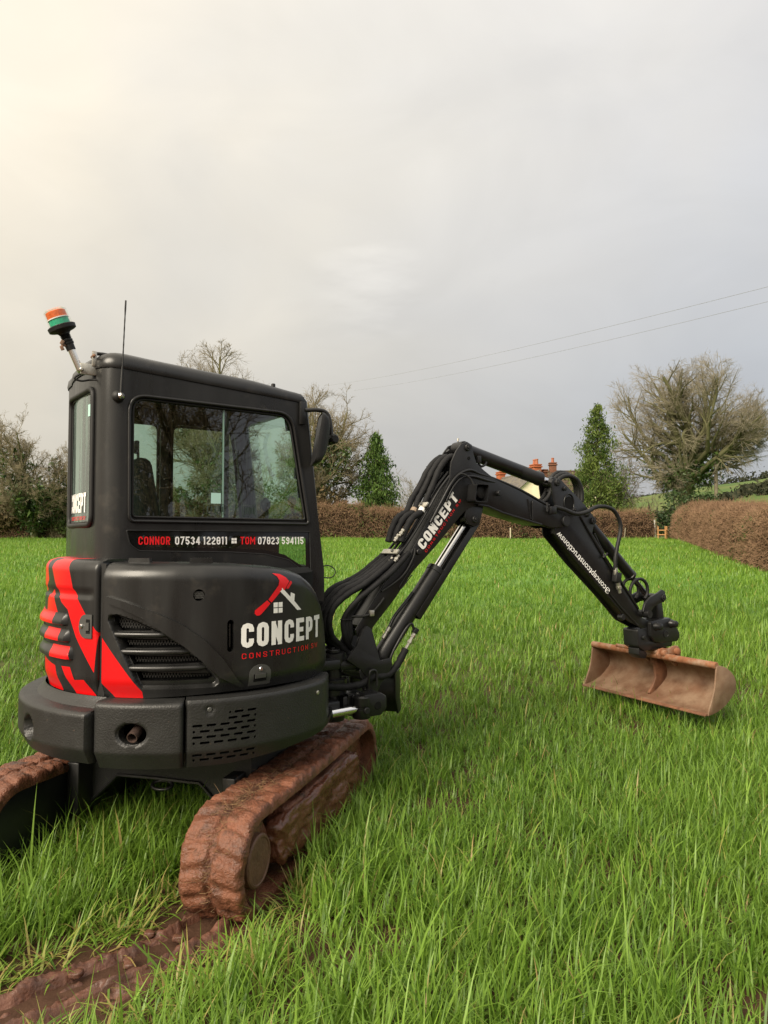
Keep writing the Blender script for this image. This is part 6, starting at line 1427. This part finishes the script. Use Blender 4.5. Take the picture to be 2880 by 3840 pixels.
# ================================================================== HOUSES, WALLS, POSTS
PLA = mat('cream_render', (.90, .79, .58), .85, .2, var=.12, vscale=1.2, bump=.2, bscale=20)
SLT = mat('grey_slate', (.13, .115, .105), .6, .4, var=.25, vscale=3, col2=(.20, .17, .12), c2scale=2)
TIL = mat('brown_tile', (.075, .052, .034), .8, .3, var=.35, vscale=4, col2=(.11, .10, .045), c2lo=.5, c2hi=.7, c2scale=2)
BRK = mat('red_brick', (.36, .105, .045), .8, .3, var=.25, vscale=14, bump=.4, bscale=25)
BRK2 = mat('old_brown_brick', (.17, .075, .045), .85, .3, var=.3, vscale=14)
POT = mat('clay_pot', (.36, .12, .06), .7)
WND = mat('window_dark', (.02, .022, .025), .15, .6); WFR = mat('window_frame_dark', (.05, .05, .05), .5)
def house(label, x, y, rz, Lh, Wh, eave, ridge, wallm, roofm, chim, name='farmhouse', wins=(), zb=None):
    zb = gz(x, y) if zb is None else zb
    h = empty(name, (x, y, zb), rz); tag(h, label, 'house')
    V = [(-Lh / 2, -Wh / 2, 0), (Lh / 2, -Wh / 2, 0), (Lh / 2, Wh / 2, 0), (-Lh / 2, Wh / 2, 0), (-Lh / 2, -Wh / 2, eave), (Lh / 2, -Wh / 2, eave), (Lh / 2, Wh / 2, eave), (-Lh / 2, Wh / 2, eave), (-Lh / 2, 0, ridge), (Lh / 2, 0, ridge)]
    obj('wall', V, [(0, 1, 5, 4), (1, 2, 6, 9, 5), (2, 3, 7, 6), (3, 0, 4, 8, 7)], wallm, h)
    ov = .25
    nrow = 12; sl = math.hypot(Wh / 2 + ov, ridge - eave)
    RV, RF = [], []
    for sgn in (-1, 1):
        for r_ in range(nrow):      # overlapping courses
            t0, t1 = r_ / nrow, (r_ + 1) / nrow
            def pt(t, xx, up): return (xx, sgn * (Wh / 2 + ov) * (1 - t), eave - .12 + (ridge - eave + .15) * t + up)
            j = len(RV); RV += [pt(t0, -Lh / 2 - ov, .07), pt(t0, Lh / 2 + ov, .07), pt(t1, Lh / 2 + ov, .03), pt(t1, -Lh / 2 - ov, .03), pt(t0, -Lh / 2 - ov, .0), pt(t0, Lh / 2 + ov, .0)]
            RF += [(j, j + 1, j + 2, j + 3), (j, j + 4, j + 5, j + 1)]
    rf = obj('roof', RV, RF, roofm, h)
    rod('ridge_tiles', (-Lh / 2 - ov, 0, ridge + .05), (Lh / 2 + ov, 0, ridge + .05), .10, roofm, rf, n=8)
    for cx_, cy_, w_, top, m, pots in chim:
        zb_ = ridge - abs(cy_) * (ridge - eave) / (Wh / 2) - .5
        c = box('chimney', (cx_, cy_, (zb_ + top) / 2), (w_, w_ * .8, top - zb_), m, h, bevel=.01)
        box('chimney_cap', (cx_, cy_, top - .18), (w_ + .16, w_ * .8 + .16, .12), m, c, bevel=.02); box('chimney_cap', (cx_, cy_, top), (w_ + .10, w_ * .8 + .10, .10), m, c, bevel=.02)
        for k in range(pots): lathe('chimney_pot', (cx_ - .22 + .44 * k if pots > 1 else cx_, cy_, top), (cx_ - .22 + .44 * k if pots > 1 else cx_, cy_, top + .5), [(0, .15), (.4, .12), (.42, .15), (.5, .14)], POT, c, n=12)
    for fx, fy, fz, ww, hh, ax_n in wins:
        if ax_n == 'x': f = box('window', (fx, fy, fz), (.08, ww, hh), WFR, h, bevel=.01); box('pane', (fx + .03, fy, fz + hh * .24), (.04, ww - .12, hh * .40), WND, f, bevel=0); box('pane', (fx + .03, fy, fz - hh * .24), (.04, ww - .12, hh * .40), WND, f, bevel=0)
        else: f = box('window', (fx, fy, fz), (ww, .08, hh), WFR, h, bevel=.01); box('pane', (fx, fy - .03, fz + hh * .24), (ww - .12, .04, hh * .40), WND, f, bevel=0); box('pane', (fx, fy - .03, fz - hh * .24), (ww - .12, .04, hh * .40), WND, f, bevel=0)
    return h
house('cream rendered house with slate roof and red brick chimneys behind the boom', 12.16, 64.4, R(-75), 8.0, 3.6, 4.2, 5.75, PLA, SLT, ((-3.7, 0, .75, 6.4, BRK, 1), (3.3, .1, .85, 6.40, BRK, 2), (3.2, 1.0, .45, 6.0, BRK2, 0)), wins=((4.02, .55, 3.75, .42, .75, 'x'), (4.02, -.8, 1.4, .6, 1.0, 'x')))
house('brown tiled cottage roof behind the drooping conifer', 17.0, 68, R(2), 9.0, 6.0, 4.5, 6.45, PLA, TIL, ((-.8, 0, .62, 7.3, BRK2, 1),), name='cottage')
box_ = box('garden_wall', (16.6, 47.5, gz(16, 47) + .62), (3.0, .3, 1.3), mat('white_wash', (.70, .69, .66), .8, var=.15, vscale=3), bevel=.03); tag(box_, 'low whitewashed wall between the drooping conifer and the big tree', 'wall')
# tree guard of raw timber in the far corner
WOOD = mat('fresh_timber', (.42, .22, .09), .7, .3, var=.2, vscale=6); WOODG = mat('weathered_timber', (.20, .17, .12), .85, .2, var=.25, vscale=5)
tg = empty('tree_guard', (15.05, 38.2, gz(15, 38.2))); tag(tg, 'small orange timber tree guard frame in the far corner of the field', 'tree guard')
for x, y in ((-.27, .1), (.0, -.2), (.20, .1)): rod('stake', (x, y, -.2), (x, y, .74), .035, WOOD, tg, n=8)
for z, a, b in ((.28, (-.33, .1), (.28, .1)), (.28, (-.30, .1), (.05, -.2)), (.28, (.26, .12), (-.03, -.2)), (.52, (-.30, .1), (.28, .1)), (.52, (-.30, .13), (.05, -.23)), (.52, (.26, .14), (-.03, -.22))): rod('rail', (*a, z), (*b, z), .028, WOOD, tg, n=8)
for x, y, h_, lb, mm in ((1.25, 39.9, .62, 'pale thin stake in front of the hedge below the conifer', mat('pale_stake', (.52, .46, .34), .8)), (7.1, 39.9, .62, 'white stake in front of the brown hedge under the boom', mat('pale_stake', (.52, .46, .34), .8)), (9.9, 39.9, .5, 'short brown stake in front of the hedge right of the boom', WOODG), (13.4, 39.7, .62, 'leaning grey stake in front of the hedge right of the arm', WOODG), (-15.2, 39.8, .75, 'brown stake in front of the left hedge beside the cab', WOODG)):
    s_ = rod('fence_stake', (0, 0, -.2), (.10 if 'leaning' in lb else 0, 0, h_), .035, mm, n=8); s_.location = (x, y, gz(x, y)); tag(s_, lb, 'stake', 'stakes along the hedge')
# electricity pole and lines
pole = rod('utility_pole', (0, 0, -.5), (.05, 0, 5.6), .12, WOODG, n=10); pole.location = (22.0, 47, gz(22, 47)); tag(pole, 'wooden pole standing behind the right hedge', 'pole')
def wire(name, label, a, b, sag, r):
    P = [Vector(a).lerp(Vector(b), t) - Vector((0, 0, sag * 4 * t * (1 - t))) for t in np.linspace(0, 1, 40)]; o = tube(name, P, r, mat('cable_grey', (.22, .22, .23), .6), n=5, sub=0); tag(o, label, 'cable', 'overhead cables'); return o
def world_at(px, py, Y): return ((px - 1440) / 2663 * Y, Y, 1.55 + (2026 - py) / 2663 * Y)
wire('overhead_cable', 'upper overhead cable crossing the sky to the right', (-6.4, 78.0, 18.65), (14.8, 20.0, 9.78), .45, .0065)
wire('overhead_cable', 'lower overhead cable crossing the sky to the right', (-3.4, 80.0, 18.55), (15.2, 20.4, 9.50), .45, .0065)
for k in range(2): wire('thin_cable', ('upper thin cable low at the right edge over the hill', 'lower thin cable low at the right edge over the hill')[k], (22.0, 47, 7.1 - .15 * k), (34.5, 42.0, 9.1 - 1.0 * k), .3, .014)
# ================================================================== HILL AND FAR WOODS
HILL = mat('hill_pasture', (.075, .125, .030), .85, .15, var=.25, vscale=.02, col2=(.125, .150, .045), c2lo=.45, c2hi=.6, c2scale=.012)
V, F = [], []; na_, nr_ = 90, 26
def hillz(az, rr):
    t = (rr - 180) / 720; ridge_ = 20 + 42 * sstep(6, 26, az) + 10 * sstep(24, 34, az) + 5 * math.sin(az * .22)
    return 1.0 + ridge_ * sstep(0, 1, t) ** .9 + 3 * fbm(az * .2, rr * .004) * t
for i in range(na_ + 1):
    az = -62 + 124 * i / na_
    for j in range(nr_ + 1):
        rr = 170 + 760 * j / nr_; V.append((rr * math.sin(R(az)), rr * math.cos(R(az)), hillz(az, rr) if j else 0.2))
for i in range(na_):
    for j in range(nr_): F.append((i * (nr_ + 1) + j, (i + 1) * (nr_ + 1) + j, (i + 1) * (nr_ + 1) + j + 1, i * (nr_ + 1) + j + 1))
tag(obj('hill', V, F, HILL, smooth=True), kind='structure')
FARL = foliage('far_woodland', (.022, .030, .018), (.060, .060, .034), .8, .1, .1)
P = []; g = np.random.default_rng(5)
def belt(a0, r0_, a1, r1_, n, wdt, hgt):
    for k in range(n):
        t = g.random(); az = a0 + (a1 - a0) * t + g.normal(0, .03); rr = r0_ + (r1_ - r0_) * t + g.normal(0, wdt); P.append((rr * math.sin(R(az)), rr * math.cos(R(az)), hillz(az, rr) + abs(g.normal(0, .5)) * hgt))
belt(23, 880, 40, 915, 2600, 8, 9); belt(14, 840, 24, 880, 900, 8, 4); belt(26.5, 560, 34, 560, 600, 3, 4); belt(27.8, 500, 34, 420, 700, 3, 4); belt(25.2, 470, 27.6, 540, 350, 14, 4); belt(20, 400, 34, 330, 900, 3, 3); belt(-50, 880, 14, 880, 2400, 8, 5)
lw = leaves_mesh('far_hedgerows', np.array(P), 1.9, FARL, None, 6); tag(lw, 'dark hedgerows and woods on the distant green hill', 'woodland', kind='stuff')
